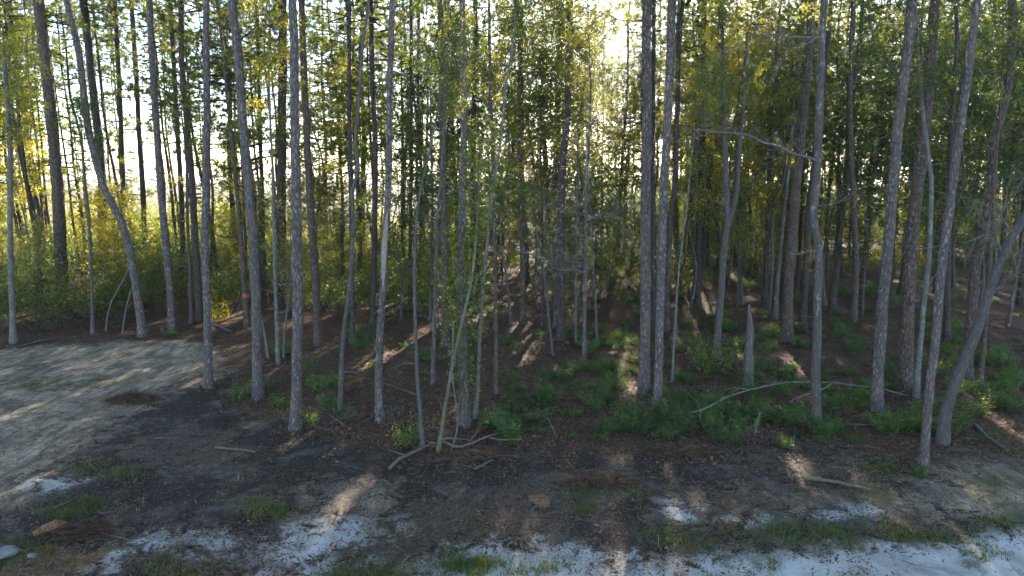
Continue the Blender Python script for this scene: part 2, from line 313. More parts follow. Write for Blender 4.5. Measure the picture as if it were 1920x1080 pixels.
# ------------------------------------------------------------------ crowns and trunks
def blades(mb, C, D, L, Wd, m, r, tint):
    """thin triangles from points C in directions D"""
    n = len(C); D = D/(np.linalg.norm(D, axis=1)[:, None]+1e-9)
    s = np.cross(D, r.normal(size=(n, 3))); s /= np.linalg.norm(s, axis=1)[:, None]+1e-9
    V = np.stack([C-s*Wd[:, None]*.5, C+s*Wd[:, None]*.5, C+D*L[:, None]], 1).reshape(-1, 3)
    mb.add(V, T=np.arange(3*n).reshape(-1, 3), m=m, tint=np.repeat(tint, 3))
def leaves(mb, C, L, Wd, m, r, tint, up=.5):
    n = len(C); D = r.normal(size=(n, 3)); D[:, 2] -= .4; D /= np.linalg.norm(D, axis=1)[:, None]
    nrm = r.normal(size=(n, 3))*(1-up)+np.array([0, 0, up]); s = np.cross(D, nrm); s /= np.linalg.norm(s, axis=1)[:, None]+1e-9
    k = np.cross(s, D)*(L*.12)[:, None]
    V = np.stack([C, C+D*(L*.45)[:, None]+s*(Wd*.5)[:, None]+k, C+D*L[:, None], C+D*(L*.45)[:, None]-s*(Wd*.5)[:, None]+k], 1).reshape(-1, 3)
    mb.add(V, Q=np.arange(4*n).reshape(-1, 4), m=m, tint=np.repeat(tint, 4))
def unit(v): return v/(np.linalg.norm(v)+1e-9)

def pine_crown(seed, H=9.0, R=2.0, nb=44, dens=1.0):
    r = np.random.default_rng(seed); mb = MB(); C = []; D = []; T = []
    for b in range(nb):
        z = -H*(1-(b+.5)/nb)**.9*1.0; f = -z/H
        Lb = R*(.25+.95*math.sin(min(1, .12+f*1.1)*math.pi*.75))*r.uniform(.6, 1.15)
        if f > .75 and r.random() < .45: Lb *= .5
        a = r.uniform(0, 2*math.pi); el = r.uniform(-.1, .55)*(1-f)+r.uniform(-.15, .25)
        d = np.array([math.cos(a)*math.cos(el), math.sin(a)*math.cos(el), math.sin(el)]); P0 = np.array([0, 0, z])
        P = np.array([P0, P0+d*Lb*.5+[0, 0, -.05], P0+d*Lb+[0, 0, .12*Lb]])
        mb.add(*tube(P, [.028+.012*f, .017, .005], 4), m=0)
        nt_ = max(2, int(Lb*4.2*dens)); tb = r.random()*.5+.1
        for k in range(nt_):
            q = r.uniform(.35, 1.02); c = P0+d*Lb*q+np.array([0, 0, .12*Lb*q*q])+r.normal(size=3)*np.array([.22, .22, .13])*(1 if q < .97 else .2)
            n = 26; C.append(np.repeat(c[None], n, 0)+r.normal(size=(n, 3))*.035); dd = r.normal(size=(n, 3))+d*.7+[0, 0, .35]; D.append(dd); T.append(np.clip(tb+r.normal(size=n)*.1+.15*(1-f), 0, 1))
    C = np.concatenate(C); D = np.concatenate(D); T = np.concatenate(T); n = len(C)
    blades(mb, C, D, r.uniform(.15, .26, n), r.uniform(.018, .034, n), 1, r, T)
    return mb.mesh('pine_crown', [M['pine_dark'], M['needle']])

def leafy_crown(seed, H=5.0, R=1.7, nl=3200, size=.076, base=.25, nb=22):
    """a broadleaf crown: origin at the ground, limbs from base*H up to H (the stem is a part of its own)"""
    r = np.random.default_rng(seed); mb = MB(); tw = []
    for b in range(nb):
        f = base+(1-base)*(b+.4)/nb; Lb = R*(.35+.75*math.sin(math.pi*min(1, (f-base)/(1-base)*.85+.12)))*r.uniform(.55, 1.15)
        a = b*2.4+r.uniform(-.5, .5); el = r.uniform(.15, .75)
        d = np.array([math.cos(a)*math.cos(el), math.sin(a)*math.cos(el), math.sin(el)]); P0 = np.array([0, 0, f*H*.96])
        P = np.array([P0, P0+d*Lb*.45, P0+d*Lb*.8+[0, 0, -.02*Lb], P0+d*Lb+[0, 0, -.1*Lb]])
        mb.add(*tube(P, [.020, .013, .008, .003], 4), m=0)
        for k in range(5):
            q = r.uniform(.25, 1); c = P0+d*Lb*q; dd = unit(d*.4+r.normal(size=3)*.8); l2 = r.uniform(.25, .6)*min(1, Lb)
            mb.add(*tube([c, c+dd*l2*.5, c+dd*l2+[0, 0, -.04]], [.007, .004, .002], 3), m=0); tw.append((c, dd, l2, r.random()))
    k = r.integers(0, len(tw), nl); q = r.uniform(.15, 1.1, nl)
    C = np.array([tw[i][0]+tw[i][1]*tw[i][2]*x for i, x in zip(k, q)])+r.normal(size=(nl, 3))*.10
    T = np.clip(np.array([tw[i][3] for i in k])*.55+r.random(nl)*.4, 0, 1)
    L = size*r.uniform(.6, 1.25, nl); leaves(mb, C, L, L*r.uniform(.5, .75, nl), 1, r, T)
    return mb.mesh('leafy_crown', [M['twig'], M['green']])

def shrub_mesh(seed, H=.6, R=.4, nst=14, nl=240, size=.055):
    r = np.random.default_rng(seed); mb = MB(); S = []
    for k in range(nst):
        a = r.uniform(0, 6.28); b = r.uniform(0, R*.55); p = np.array([b*math.cos(a), b*math.sin(a), -.03]); lean = r.uniform(.2, 1.1)
        h = H*r.uniform(.45, 1.1); e = p+np.array([math.cos(a)*lean*h*.8, math.sin(a)*lean*h*.8, h]); m_ = (p+e)/2+r.normal(size=3)*.05*H
        mb.add(*tube([p, m_, e], [.006, .004, .002], 3), m=0); S.append((p, m_, e, r.random()))
    k = r.integers(0, nst, nl); q = r.uniform(.3, 1.05, nl)
    C = np.array([(S[i][0]*(1-x)**2+2*S[i][1]*x*(1-x)+S[i][2]*x*x) for i, x in zip(k, q)])+r.normal(size=(nl, 3))*.05*(.5+H)
    T = np.clip(np.array([S[i][3] for i in k])*.45+r.random(nl)*.25+q*.3, 0, 1); L = size*r.uniform(.6, 1.3, nl)
    leaves(mb, C, L, L*r.uniform(.5, .8, nl), 1, r, T, .35)
    return mb.mesh('shrub', [M['twig'], M['shrub']])

def spray(mb, P0, d, L, r, depth=3, R0=.012, m=0, spread=.7, n=4):
    """a bare twig that forks"""
    d = unit(np.asarray(d, float)); P = [np.asarray(P0, float)]; dd = d.copy()
    for k in range(4): dd = unit(dd+r.normal(size=3)*.22); P.append(P[-1]+dd*L/4)
    mb.add(*tube(P, np.linspace(R0, R0*.45, 5), 3 if depth < 2 else 5), m=m)
    if depth > 0:
        for k in range(n):
            q = r.uniform(.25, 1)*4; i = min(3, int(q)); c = P[i]+(P[i+1]-P[i])*(q-i)
            spray(mb, c, dd+r.normal(size=3)*spread, L*r.uniform(.35, .6), r, depth-1, R0*.55, m, spread, n)

PC = [pine_crown(100+i, H=h, R=rr, nb=nb) for i, (h, rr, nb) in enumerate([(9, 2.1, 46), (8, 1.8, 42), (10, 2.3, 50), (7.5, 2.0, 38), (9.5, 1.6, 48)])]
LC = [leafy_crown(200+i, H=h, R=rr, nl=int(nl*1.45), base=b) for i, (h, rr, nl, b) in enumerate([(6, 1.7, 3600, .3), (7.5, 1.9, 4400, .35), (5, 1.5, 2900, .22), (9, 2.0, 5200, .4), (4, 1.2, 2200, .15), (8, 1.5, 4000, .3)])]
LH = [6, 7.5, 5, 9, 4, 8]
LF = [leafy_crown(260+i, H=7, R=1.9, nl=1500, size=.15, base=.15, nb=9) for i in range(3)]      # for the far masses, seen from far away
SH = [shrub_mesh(300+i, H=h, R=rr, nst=s, nl=nl, size=z) for i, (h, rr, s, nl, z) in enumerate([(.38, .45, 16, 420, .06), (.26, .40, 14, 300, .055), (.55, .5, 20, 560, .065), (.75, .5, 20, 600, .065), (.2, .35, 12, 220, .06)])]
BUSH = [shrub_mesh(320+i, H=h, R=rr, nst=s, nl=nl, size=z) for i, (h, rr, s, nl, z) in enumerate([(1.8, 1.3, 34, 1500, .085), (2.4, 1.3, 36, 1900, .085), (1.3, 1.2, 30, 1200, .08), (3.0, 1.5, 42, 2500, .095)])]

def stubs(mb, P, R, r, n, lo=.2, hi=1.0, L=(.15, .9)):
    for k in range(n):
        i = int(r.uniform(lo, hi)*(len(P)-1)); a = r.uniform(0, 6.28); l = r.uniform(*L)
        d = np.array([math.cos(a), math.sin(a), r.uniform(-.25, .5)]); p = P[i]
        mb.add(*tube([p, p+d*l*.5, p+d*l+[0, 0, r.uniform(-.2, .1)*l]], [min(.016, R[i]*.3), .009, .004], 4), m=0)

def trunk_mesh(path, rb, rt, H, mat, r, sides=12, flare=1.6, nstub=5, local=True):
    """path: world points from the base up; goes on past them to the height H, tapering"""
    P = np.asarray(path, float); d = unit(P[-1]-P[-2]); p = P[-1].copy(); ext = []
    while p[2] < H:
        d = unit(d*.86+np.array([0, 0, .16])+np.append(r.normal(size=2)*.03, 0)); p = p+d*1.2; ext.append(p.copy())
    full = np.vstack([P]+([ext] if ext else [])); full[0, 2] -= .15
    Q, s = resample(full, .3); n = len(Q); zz = np.cumsum(r.normal(size=(n, 2))*.006, 0); zz -= np.linspace(0, 1, n)[:, None]*zz[-1]
    Q[:, :2] += zz
    zt = P[-1][2]; z = Q[:, 2]-P[0][2]; ztop = max(zt-P[0][2], .5)
    R = np.where(z < ztop, rb+(rt-rb)*np.clip(z/ztop, 0, 1), rt*np.clip(1-(z-ztop)/max(H-zt, .5)*.88, .08, 1))
    R = R*(1+(flare-1)*np.exp(-np.clip(z, 0, None)/.22))
    mb = MB(); o = P[0]*[1, 1, 1] if local else np.zeros(3)
    mb.add(*tube(Q-o, R*(1+.10*(np.convolve(r.random(n+4), np.ones(5)/5, 'valid')-.5)), sides, .045, r), m=0)
    if nstub: stubs(mb, Q-o, R, r, nstub, .15, .7)
    if nstub and mat in ('smooth', 'lichen', 'pale', 'mossy'): stubs(mb, Q-o, R, r, 12, .05, .7, (.06, .35))
    return mb.mesh('trunk', [M[mat]]), Q[-1]-o, Q, R

TAKEN = []
def band(tr, Q, R, zpx, kind='tape', Y=None, h=.05, parent=None, name='marking_tape'):
    """a wrap round a trunk at picture height zpx"""
    z = at(960, zpx, Q[0][1])[2]; i = int(np.argmin(abs(Q[:, 2]-z))); c = Q[i]-Q[0]-[0, 0, 0]
    c = c.copy(); c[2] = Q[i][2]-parent.location.z; c[0] = Q[i][0]-parent.location.x; c[1] = Q[i][1]-parent.location.y
    ax = unit(Q[min(i+1, len(Q)-1)]-Q[max(i-1, 0)])
    mb = MB(); mb.add(*tube([c-ax*h/2, c, c+ax*h/2], [R[i]*1.05+.004]*3, 14)); return obj(name, mb.mesh(name, [M[kind]], True), parent)

def tree(name, cat, pts, wt, wb, label, mat='pine', H=None, crown='pine', group=None, nstub=5, seed=None):
    """pts: picture points of the stem from top to base; wt, wb: picture widths at its top and base"""
    r = np.random.default_rng(seed if seed is not None else int(pts[-1][0]*7+pts[-1][1]))
    bx, by = pts[-1]; b = G(bx, by); b[2] = ground_z(b[0], b[1]); Y = b[1]
    path = [b]+[at(x, y, Y) for x, y in pts[::-1][1:]]
    d0 = np.linalg.norm(b-[0, 0, CAM_H]); d1 = np.linalg.norm(path[-1]-[0, 0, CAM_H])
    rb, rt = .86*wb*d0/F/2, .84*wt*d1/F/2
    t = empty(name, b); tag(t, label, cat, group)
    H = H if H is not None else r.uniform(16.5, 20)
    me, top, Q, R = trunk_mesh(path, rb, rt, H, mat, r, 14 if wb > 11 else 9, nstub=nstub)
    obj('trunk', me, t)
    if crown == 'pine':
        k = int(r.integers(0, len(PC))); obj('crown', PC[k], t, top, r.uniform(0, 6.28), r.uniform(.85, 1.1))
    elif crown:
        k, m_, s, zb = crown; o = obj('crown', LC[k], t, (top[0], top[1], top[2]-LH[k]*s), r.uniform(0, 6.28), s); slot(o, 1, M[m_])
    TAKEN.append((b[0], b[1], max(.5, rb*3))); return t, Q, R

PT, PTC = 'pine_tree', 'pine tree'
TREES = {}
# --- left
tree(PT, PTC, [(72, 0), (85, 120), (98, 240), (107, 360), (113, 480), (118, 592)], 17, 21, 'thick dark pine at far left with its foot hidden in bushes', 'pine_brown')
TREES['bent'] = tree(PT, PTC, [(125, 0), (137, 45), (150, 100), (160, 190), (173, 270), (197, 355), (230, 425), (248, 503), (268, 632)], 10, 15, 'crooked grey pine leaning left with a thin orange string, by the sandy track', 'pine')
tree(PT, PTC, [(155, 0), (165, 90), (177, 200), (188, 300), (193, 420), (197, 545)], 12, 16, 'dark straight pine directly behind the crooked leaning pine', 'pine_dark')
tree(PT, PTC, [(215, 0), (221, 100), (227, 200), (232, 350), (236, 530)], 8, 10, 'thin dark pine just right of the crooked leaning pine, well back', 'pine_dark')
tree(PT, PTC, [(245, 0), (255, 150), (266, 330), (273, 520)], 8, 10, 'thin dark pine left of the slim grey pine at the track end', 'pine_dark')
tree(PT, PTC, [(282, 0), (286, 90), (291, 180), (302, 350), (315, 500), (324, 620)], 11, 14, 'slim grey pine standing at the end of the sandy track beside a small green plant', 'pine')
tree(PT, PTC, [(319, 0), (327, 170), (337, 340), (344, 545)], 8, 10, 'dark pine behind and right of the slim grey pine at the track end', 'pine_dark')
tree(PT, PTC, [(337, 0), (342, 140), (350, 230), (359, 340), (368, 480), (375, 602)], 10, 13, 'slightly bent dark pine left of the grey pine with the orange string', 'pine_brown')
TREES['string'] = tree(PT, PTC, [(384, 0), (385, 180), (384, 340), (382, 450), (388, 580), (391, 728)], 12, 16, 'straight grey pine with an orange string round it, leftmost in the bare soil', 'pine')
TREES['taped'] = tree(PT, PTC, [(430, 250), (437, 330), (443, 375), (452, 480), (462, 612)], 8, 11, 'slim pine with a wide band of orange marking tape', 'pine_brown')
tree(PT, PTC, [(438, 0), (447, 100), (458, 250), (468, 360), (480, 500), (485, 747)], 16, 19, 'tall grey pine leaning left, second from the left at the edge of dark soil', 'pine')
tree(PT, PTC, [(480, 0), (485, 160), (490, 330), (497, 575)], 7, 9, 'narrow dark pine seen behind the left-leaning grey pine', 'pine_dark')
tree(PT, PTC, [(530, 0), (530, 200), (528, 380), (526, 580)], 16, 19, 'broad dark pine behind the birch-like stems', 'pine_dark')
tree(PT, PTC, [(548, 0), (552, 180), (555, 360), (557, 560), (554, 805)], 16, 22, 'straight grey pine, nearest one left of the middle, with a leafy plant at its foot', 'pine')
tree(PT, PTC, [(565, 0), (571, 200), (578, 360), (591, 540), (598, 648)], 12, 16, 'brown pine close behind the nearest straight grey pine', 'pine_brown')
# --- middle
tree(PT, PTC, [(653, 0), (655, 250), (658, 400), (661, 650)], 8, 11, 'dark pine behind the wavy thin trunk left of the middle', 'pine_dark')
tree('crooked_tree', 'tree', [(691, 0), (677, 120), (672, 200), (665, 275), (671, 305), (664, 345), (658, 370), (662, 430), (655, 540), (643, 645), (637, 777)], 6, 10, 'wavy thin grey trunk with an S bend left of the scarred pine', 'smooth', H=13, crown=(1, 'green', .8, 0))
tree(PT, PTC, [(693, 0), (697, 150), (703, 300), (701, 400), (698, 622)], 10, 12, 'dark pine just behind the scarred pale pine', 'pine_dark')
TREES['scar'] = tree(PT, PTC, [(734, 0), (730, 150), (727, 350), (718, 470), (710, 620), (708, 720), (713, 795)], 12, 16, 'pale grey pine with a long bare scar and a slight bend', 'pine')
tree(PT, PTC, [(785, 0), (784, 150), (790, 330), (792, 560)], 6, 8, 'narrow dark pine behind the dead-topped grey sapling', 'pine_dark')
tree(PT, PTC, [(770, 0), (771, 200), (768, 580)], 6, 8, 'thin dark trunk right of the scarred pine, far back', 'pine_dark')
tree(PT, PTC, [(826, 0), (830, 200), (832, 350), (833, 500), (834, 658)], 12, 16, 'brown straight pine standing behind and left of the vine-covered pine', 'pine_brown')
TREES['vine'] = tree(PT, PTC, [(868, 0), (870, 200), (868, 350), (866, 480), (870, 650), (873, 799)], 12, 20, 'grey pine wrapped in green climbing leaves, in the middle of the clearing edge', 'pine')
tree(PT, PTC, [(892, 0), (892, 100), (888, 300), (886, 570)], 9, 11, 'dark pine half hidden behind the vine-covered pine', 'pine_dark')
tree('slender_tree', 'tree', [(915, 0), (917, 150), (922, 300), (924, 420), (927, 560), (929, 738)], 6, 9, 'slender straight brown trunk right of the vine-covered pine', 'pine_brown', H=14, crown=(5, 'olive', .7, 0))
tree('leaning_sapling', 'sapling', [(967, 50), (960, 110), (950, 170), (938, 290), (923, 380), (907, 530), (898, 640), (895, 720), (889, 785)], 5, 8, 'pale thin trunk leaning right, close behind the vine-covered pine', 'pale', H=10, crown=(2, 'olive', .7, 0))
tree('mossy_sapling', 'sapling', [(897, 380), (892, 455), (883, 530), (865, 610), (848, 690), (832, 780), (819, 850)], 5, 8, 'mossy pale sapling with white patches, leaning right in front of the vine-covered pine', 'mossy', H=5.5, crown=(4, 'green', .55, 0))
tree('grey_sapling', 'sapling', [(803, 300), (793, 340), (780, 430), (777, 550), (781, 660), (786, 760), (793, 846)], 5, 9, 'bare grey sapling standing left of the mossy leaning sapling', 'smooth', H=7.5, crown=(4, 'olive', .5, 0))
tree('grey_sapling', 'sapling', [(827, 340), (822, 400), (817, 530), (815, 620), (811, 720)], 6, 9, 'grey sapling with a swollen foot between the bare sapling and the mossy one', 'lichen', H=9, crown=(2, 'dark', .7, 0))
tree('thin_sapling', 'sapling', [(808, 250), (810, 370), (806, 600)], 5, 6, 'thin upright sapling behind the grey one with a swollen foot', 'smooth', H=9, crown=(0, 'dark', .6, 0))
tree(PT, PTC, [(975, 0), (977, 150), (978, 330), (980, 480), (982, 608)], 11, 14, 'brown pine with its base in a pale needle patch, middle of the woods', 'pine_brown')
tree(PT, PTC, [(1066, 0), (1063, 200), (1053, 330), (1052, 450), (1051, 637)], 14, 17, 'stout dark pine behind the spray of bare grey twigs', 'pine_dark')
tree(PT, PTC, [(1050, 120), (1046, 250), (1043, 400), (1040, 580)], 12, 14, 'dark pine half hidden behind the stout pine and its bare twigs', 'pine_dark')
tree('leaning_sapling', 'sapling', [(1005, 430), (1017, 490), (1030, 600), (1038, 668)], 4, 6, 'short pale sapling leaning left below the bare twigs', 'smooth', H=4, crown=(4, 'dark', .45, 0))
tree('thin_sapling', 'sapling', [(1016, 400), (1018, 500), (1017, 615)], 5, 6, 'thin dark sapling between the brown middle pine and the stout dark pine', 'pine_dark', H=8, crown=(2, 'dark', .6, 0))
tree('thin_sapling', 'sapling', [(1082, 380), (1080, 480), (1080, 648)], 5, 6, 'thin grey sapling just right of the stout dark pine', 'smooth', H=8, crown=(2, 'olive', .6, 0))
TREES['dead'] = tree('grey_tree', 'tree', [(1104, 250), (1099, 380), (1098, 520), (1096, 672)], 6, 9, 'grey tree holding a low spray of bare lichened twigs', 'lichen', H=10, crown=(0, 'olive', .8, 0))
tree('thin_sapling', 'sapling', [(1108, 420), (1113, 520), (1121, 648)], 4, 5, 'slim pale sapling leaning left, right of the bare twigs', 'smooth', H=5.5, crown=(4, 'dark', .5, 0))
tree(PT, PTC, [(1213, 0), (1212, 200), (1210, 400), (1209, 540), (1208, 737)], 19, 22, 'thick grey pine, left one of the close pair', 'pine')
tree(PT, PTC, [(1264, 0), (1257, 150), (1251, 260), (1245, 360), (1240, 480), (1236, 600), (1232, 764)], 18, 17, 'thick grey pine leaning right, right one of the close pair', 'pine')
tree(PT, PTC, [(1273, 120), (1268, 330), (1260, 400), (1253, 500), (1250, 622)], 10, 13, 'dark pine peeping out behind the right one of the close pair', 'pine_dark')
tree(PT, PTC, [(1228, 0), (1227, 200), (1226, 610)], 8, 10, 'dark pine seen through the gap of the close pair', 'pine_dark')
tree('thin_sapling', 'sapling', [(1283, 400), (1275, 460), (1267, 560), (1259, 717)], 4, 5, 'pale thin sapling right beside the close pair of pines', 'pale', H=7, crown=(4, 'green', .5, 0))
# --- right
tree(PT, PTC, [(1320, 0), (1319, 200), (1311, 400), (1308, 575)], 11, 14, 'dark straight pine right of the close pair, well back', 'pine_dark')
TREES['fork'] = tree('forked_tree', 'tree', [(1357, 150), (1360, 250), (1364, 340), (1366, 415), (1358, 480), (1353, 560), (1346, 640), (1344, 675)], 9, 15, 'brown forked hardwood left of the broken snag', 'smooth', H=10, crown=(3, 'olive', .8, 0))
tree(PT, PTC, [(1386, 250), (1386, 380), (1380, 500)], 9, 12, 'dark pine behind the forked hardwood', 'pine_dark')
tree(PT, PTC, [(1446, 250), (1440, 420), (1435, 575)], 8, 11, 'dark pine deep in the woods above the broken snag', 'pine_dark')
tree('mottled_tree', 'tree', [(1480, 300), (1467, 430), (1460, 510), (1453, 600)], 7, 9, 'mottled trunk leaning right between the snag and the tall brown pine', 'lichen', H=10, crown=(3, 'dark', .7, 0))
tree(PT, PTC, [(1519, 0), (1515, 100), (1508, 170), (1502, 250), (1492, 360), (1484, 450), (1479, 550), (1477, 642)], 14, 20, 'tall brown pine just left of the kinked lichened trunk', 'pine_brown')
tree(PT, PTC, [(1522, 330), (1513, 420), (1507, 560), (1505, 618)], 11, 14, 'dark pine between the tall brown pine and the kinked trunk', 'pine_dark')
TREES['kink'] = tree('lichened_tree', 'tree', [(1548, 0), (1543, 100), (1538, 200), (1533, 300), (1530, 370), (1526, 412), (1536, 448), (1538, 520), (1535, 600), (1532, 700), (1533, 802)], 13, 17, 'lichen-spotted tree with a kinked trunk and a long dead limb reaching left', 'lichen', H=13, crown=(3, 'olive', .9, 0))
tree(PT, PTC, [(1590, 250), (1584, 350), (1577, 400), (1567, 500), (1558, 585)], 10, 13, 'dark pine leaning right, just right of the kinked trunk', 'pine_dark')
tree(PT, PTC, [(1600, 20), (1594, 180), (1596, 300), (1600, 380), (1605, 500), (1600, 605)], 9, 12, 'brown bent pine standing alone between the kinked trunk and the stout leaning pine', 'pine_brown')
tree(PT, PTC, [(1711, 0), (1703, 80), (1692, 170), (1683, 260), (1674, 360), (1664, 480), (1655, 600), (1648, 700), (1644, 770)], 17, 20, 'plated grey pine with the fallen branch behind its foot', 'pine')
tree(PT, PTC, [(1757, 0), (1750, 80), (1740, 200), (1723, 350), (1714, 420), (1704, 530), (1700, 640), (1698, 722)], 18, 25, 'stout brown pine behind the lichened thin trunk on the right', 'pine_brown')
tree('lichened_tree', 'tree', [(1722, 120), (1732, 230), (1744, 330), (1745, 400), (1740, 500), (1731, 575), (1724, 660), (1718, 747)], 7, 10, 'thin trunk with pale lichen patches hugging the stout brown pine', 'pale', H=9, crown=(0, 'dark', .8, 0))
tree('pale_tree', 'tree', [(1832, 0), (1820, 100), (1805, 200), (1790, 300), (1777, 400), (1764, 500), (1756, 600), (1746, 700), (1736, 800), (1732, 887)], 12, 15, 'pale grey straight trunk, nearest to the sand on the right', 'pine', H=14, crown=(3, 'green', .9, 0))
tree(PT, PTC, [(1784, 250), (1780, 400), (1777, 640)], 9, 11, 'dark pine behind the pale straight trunk on the right', 'pine_dark')
tree(PT, PTC, [(1899, 0), (1897, 100), (1887, 170), (1873, 230), (1863, 275), (1859, 340), (1847, 410), (1831, 490), (1823, 570), (1812, 722)], 13, 18, 'brown curving pine behind the steeply leaning trunk', 'pine_brown')
TREES['lean'] = tree('leaning_tree', 'tree', [(1990, 300), (1916, 418), (1880, 480), (1847, 570), (1820, 645), (1788, 725), (1772, 780), (1767, 832)], 13, 18, 'steeply leaning grey trunk crossing the right edge', 'smooth', H=11, crown=(1, 'green', .9, 0))
tree('thin_sapling', 'sapling', [(1856, 450), (1846, 600), (1837, 735)], 7, 9, 'thin dark trunk right of the foot of the steeply leaning tree', 'pine_brown', H=9, crown=(0, 'dark', .7, 0))
tree(PT, PTC, [(1925, 300), (1920, 420), (1914, 575)], 10, 13, 'dark pine cut by the right picture edge', 'pine_dark')
# --- far left thin stems
tree('pale_sapling', 'sapling', [(10, 120), (18, 250), (20, 360), (22, 480), (25, 645)], 7, 10, 'pale straight sapling at the left picture edge', 'pale', H=9, crown=(0, 'yellow', .8, 0))
tree('thin_sapling', 'sapling', [(33, 200), (48, 330), (63, 420), (73, 500), (79, 585)], 5, 8, 'thin dark sapling left of the thick dark pine', 'pine_dark', H=9, crown=(2, 'green', .9, 0))
tree('thin_sapling', 'sapling', [(160, 330), (167, 430), (172, 520), (174, 630)], 5, 7, 'thin grey sapling between the thick dark pine and the crooked pine', 'smooth', H=7, crown=(4, 'green', .7, 0))
tree('thin_sapling', 'sapling', [(350, 300), (353, 420), (358, 607)], 5, 7, 'thin grey sapling left of the slightly bent dark pine', 'smooth', H=8, crown=(2, 'green', .6, 0))
tree('birch_like_tree', 'tree', [(508, 220), (512, 330), (514, 420), (517, 560), (522, 684)], 5, 8, 'white-barked slim tree, tallest of the clump behind the nearest straight pine', 'pale', H=9, crown=(2, 'yellow', .8, 0))
tree('bare_sapling', 'sapling', [(484, 560), (491, 600), (498, 640), (504, 674)], 3, 5, 'short white stem leaning left beside the white-barked slim tree', 'pale', H=2.4, crown=None, nstub=1)
tree('bare_sapling', 'sapling', [(548, 480), (543, 545), (536, 600), (529, 672)], 3, 4, 'thin pale stem leaning right beside the white-barked slim tree', 'pale', H=4.5, crown=None, nstub=2)
tree('bare_sapling', 'sapling', [(240, 505), (228, 530), (207, 570), (197, 622)], 2.5, 3, 'thin pale whip arching right at the wood edge near the sandy track', 'pale', H=3.4, crown=None, nstub=0)
tree('bare_sapling', 'sapling', [(250, 520), (244, 548), (234, 590), (227, 626)], 2.5, 3, 'thin pale whip next to the foot of the crooked leaning pine', 'pale', H=3.1, crown=None, nstub=0)

# marking tape, scar, limbs, vine
t, Q, R = TREES['taped']; band(t, Q, R, 555, h=.14, parent=t)
t, Q, R = TREES['string']; band(t, Q, R, 637, h=.014, parent=t, name='marking_string')
t, Q, R = TREES['bent']; band(t, Q, R, 563, h=.014, parent=t, name='marking_string')
t, Q, R = TREES['scar']
zs = [at(960, y, Q[0][1])[2] for y in (540, 380)]; ii = [i for i in range(len(Q)) if zs[0] < Q[i][2] < zs[1]]
mb = MB(); P = Q[ii]-np.array(t.location); w = np.sin(np.linspace(.15, math.pi-.1, len(ii))); rr = R[ii]
for side in (0,):
    V = []; Qs = []
    for k in range(len(ii)):
        for a in np.linspace(-.75*w[k]-.1, .75*w[k]+.1, 5)+.15: V.append(P[k]+[math.sin(a)*rr[k]*1.05, -math.cos(a)*rr[k]*1.05, 0])
    for k in range(len(ii)-1):
        for j in range(4): Qs.append([k*5+j, k*5+j+1, k*5+j+6, k*5+j+5])
    mb.add(V, Q=Qs)
obj('bare_scar', mb.mesh('bare_scar', [M['scar']]), t)['label'] = 'long pale strip of bare wood'

def limb(t, name, pts, dY, w0, w1, mat, nspray, sl, r, depth=2, spread=.8):
    """a limb of a tree given by picture points from its root outwards; dY moves its tip towards (-) or away from the camera"""
    Y = t.location.y; n = len(pts); P = np.array([at(x, y, Y+dY*k/(n-1)) for k, (x, y) in enumerate(pts)]); Qm, s = resample(P, .15)
    Qm = Qm+np.cumsum(r.normal(size=Qm.shape)*.008, 0)*np.sin(s*math.pi)[:, None]
    d = np.linalg.norm(P[0]-[0, 0, CAM_H]); mb = MB(); L = np.array(t.location)
    mb.add(*tube(Qm-L, (w0+(w1-w0)*s)*d/F/2, 7, .06, r))
    for k in range(nspray):
        i = int(r.uniform(.15, 1)*(len(Qm)-1)); dd = Qm[min(i+1, len(Qm)-1)]-Qm[max(i-1, 0)]
        spray(mb, Qm[i]-L, unit(dd)*.7+r.normal(size=3)*.6, sl*r.uniform(.5, 1.2), r, depth, .008, spread=spread)
    return obj(name, mb.mesh(name, [M[mat]]), t)
r = np.random.default_rng(77)
t = TREES['kink'][0]
limb(t, 'dead_limb', [(1532, 305), (1518, 296), (1490, 290), (1462, 272), (1430, 262), (1404, 250), (1350, 246), (1298, 243)], -.8, 5.5, 2, 'twig', 16, .6, r)
limb(t, 'bare_branch', [(1530, 470), (1512, 470), (1500, 478), (1480, 474)], -.3, 2.5, 1.5, 'twig', 4, .35, r, 1)
limb(t, 'bare_branch', [(1540, 385), (1560, 384), (1590, 372)], -.3, 2.5, 1, 'twig', 4, .5, r, 1)
limb(t, 'bare_branch', [(1545, 70), (1500, 72), (1440, 68), (1390, 80)], -.5, 4, 1, 'twig', 14, .9, r)
t = TREES['dead'][0]
limb(t, 'dead_limb', [(1098, 512), (1065, 503), (1040, 492), (1005, 480), (975, 474), (958, 466)], -1.5, 5, 2, 'twig', 10, .6, r)
for k in range(7):
    y0 = r.uniform(380, 520); sx = r.choice([-1, 1])
    limb(t, 'bare_branch', [(1098, y0), (1098+sx*r.uniform(25, 50), y0-r.uniform(-15, 20)), (1098+sx*r.uniform(60, 100), y0+r.uniform(-30, 30))], r.uniform(-1.5, .8), 3, 1, 'twig', 8, .9, r)
t = TREES['lean'][0]
for (a, b) in [((1880, 480), (1866, 395)), ((1900, 440), (1868, 380))]:
    limb(t, 'bare_branch', [a, ((a[0]+b[0])/2-6, (a[1]+b[1])/2), b], -.3, 4, 2, 'pale', 5, .7, r)
limb(t, 'bare_branch', [(1870, 505), (1862, 470), (1850, 445), (1810, 455)], -.3, 3, 1.5, 'twig', 8, .6, r)
limb(t, 'bare_branch', [(1850, 560), (1890, 520), (1925, 505)], -.5, 3, 1, 'twig', 8, .7, r)
t = TREES['fork'][0]
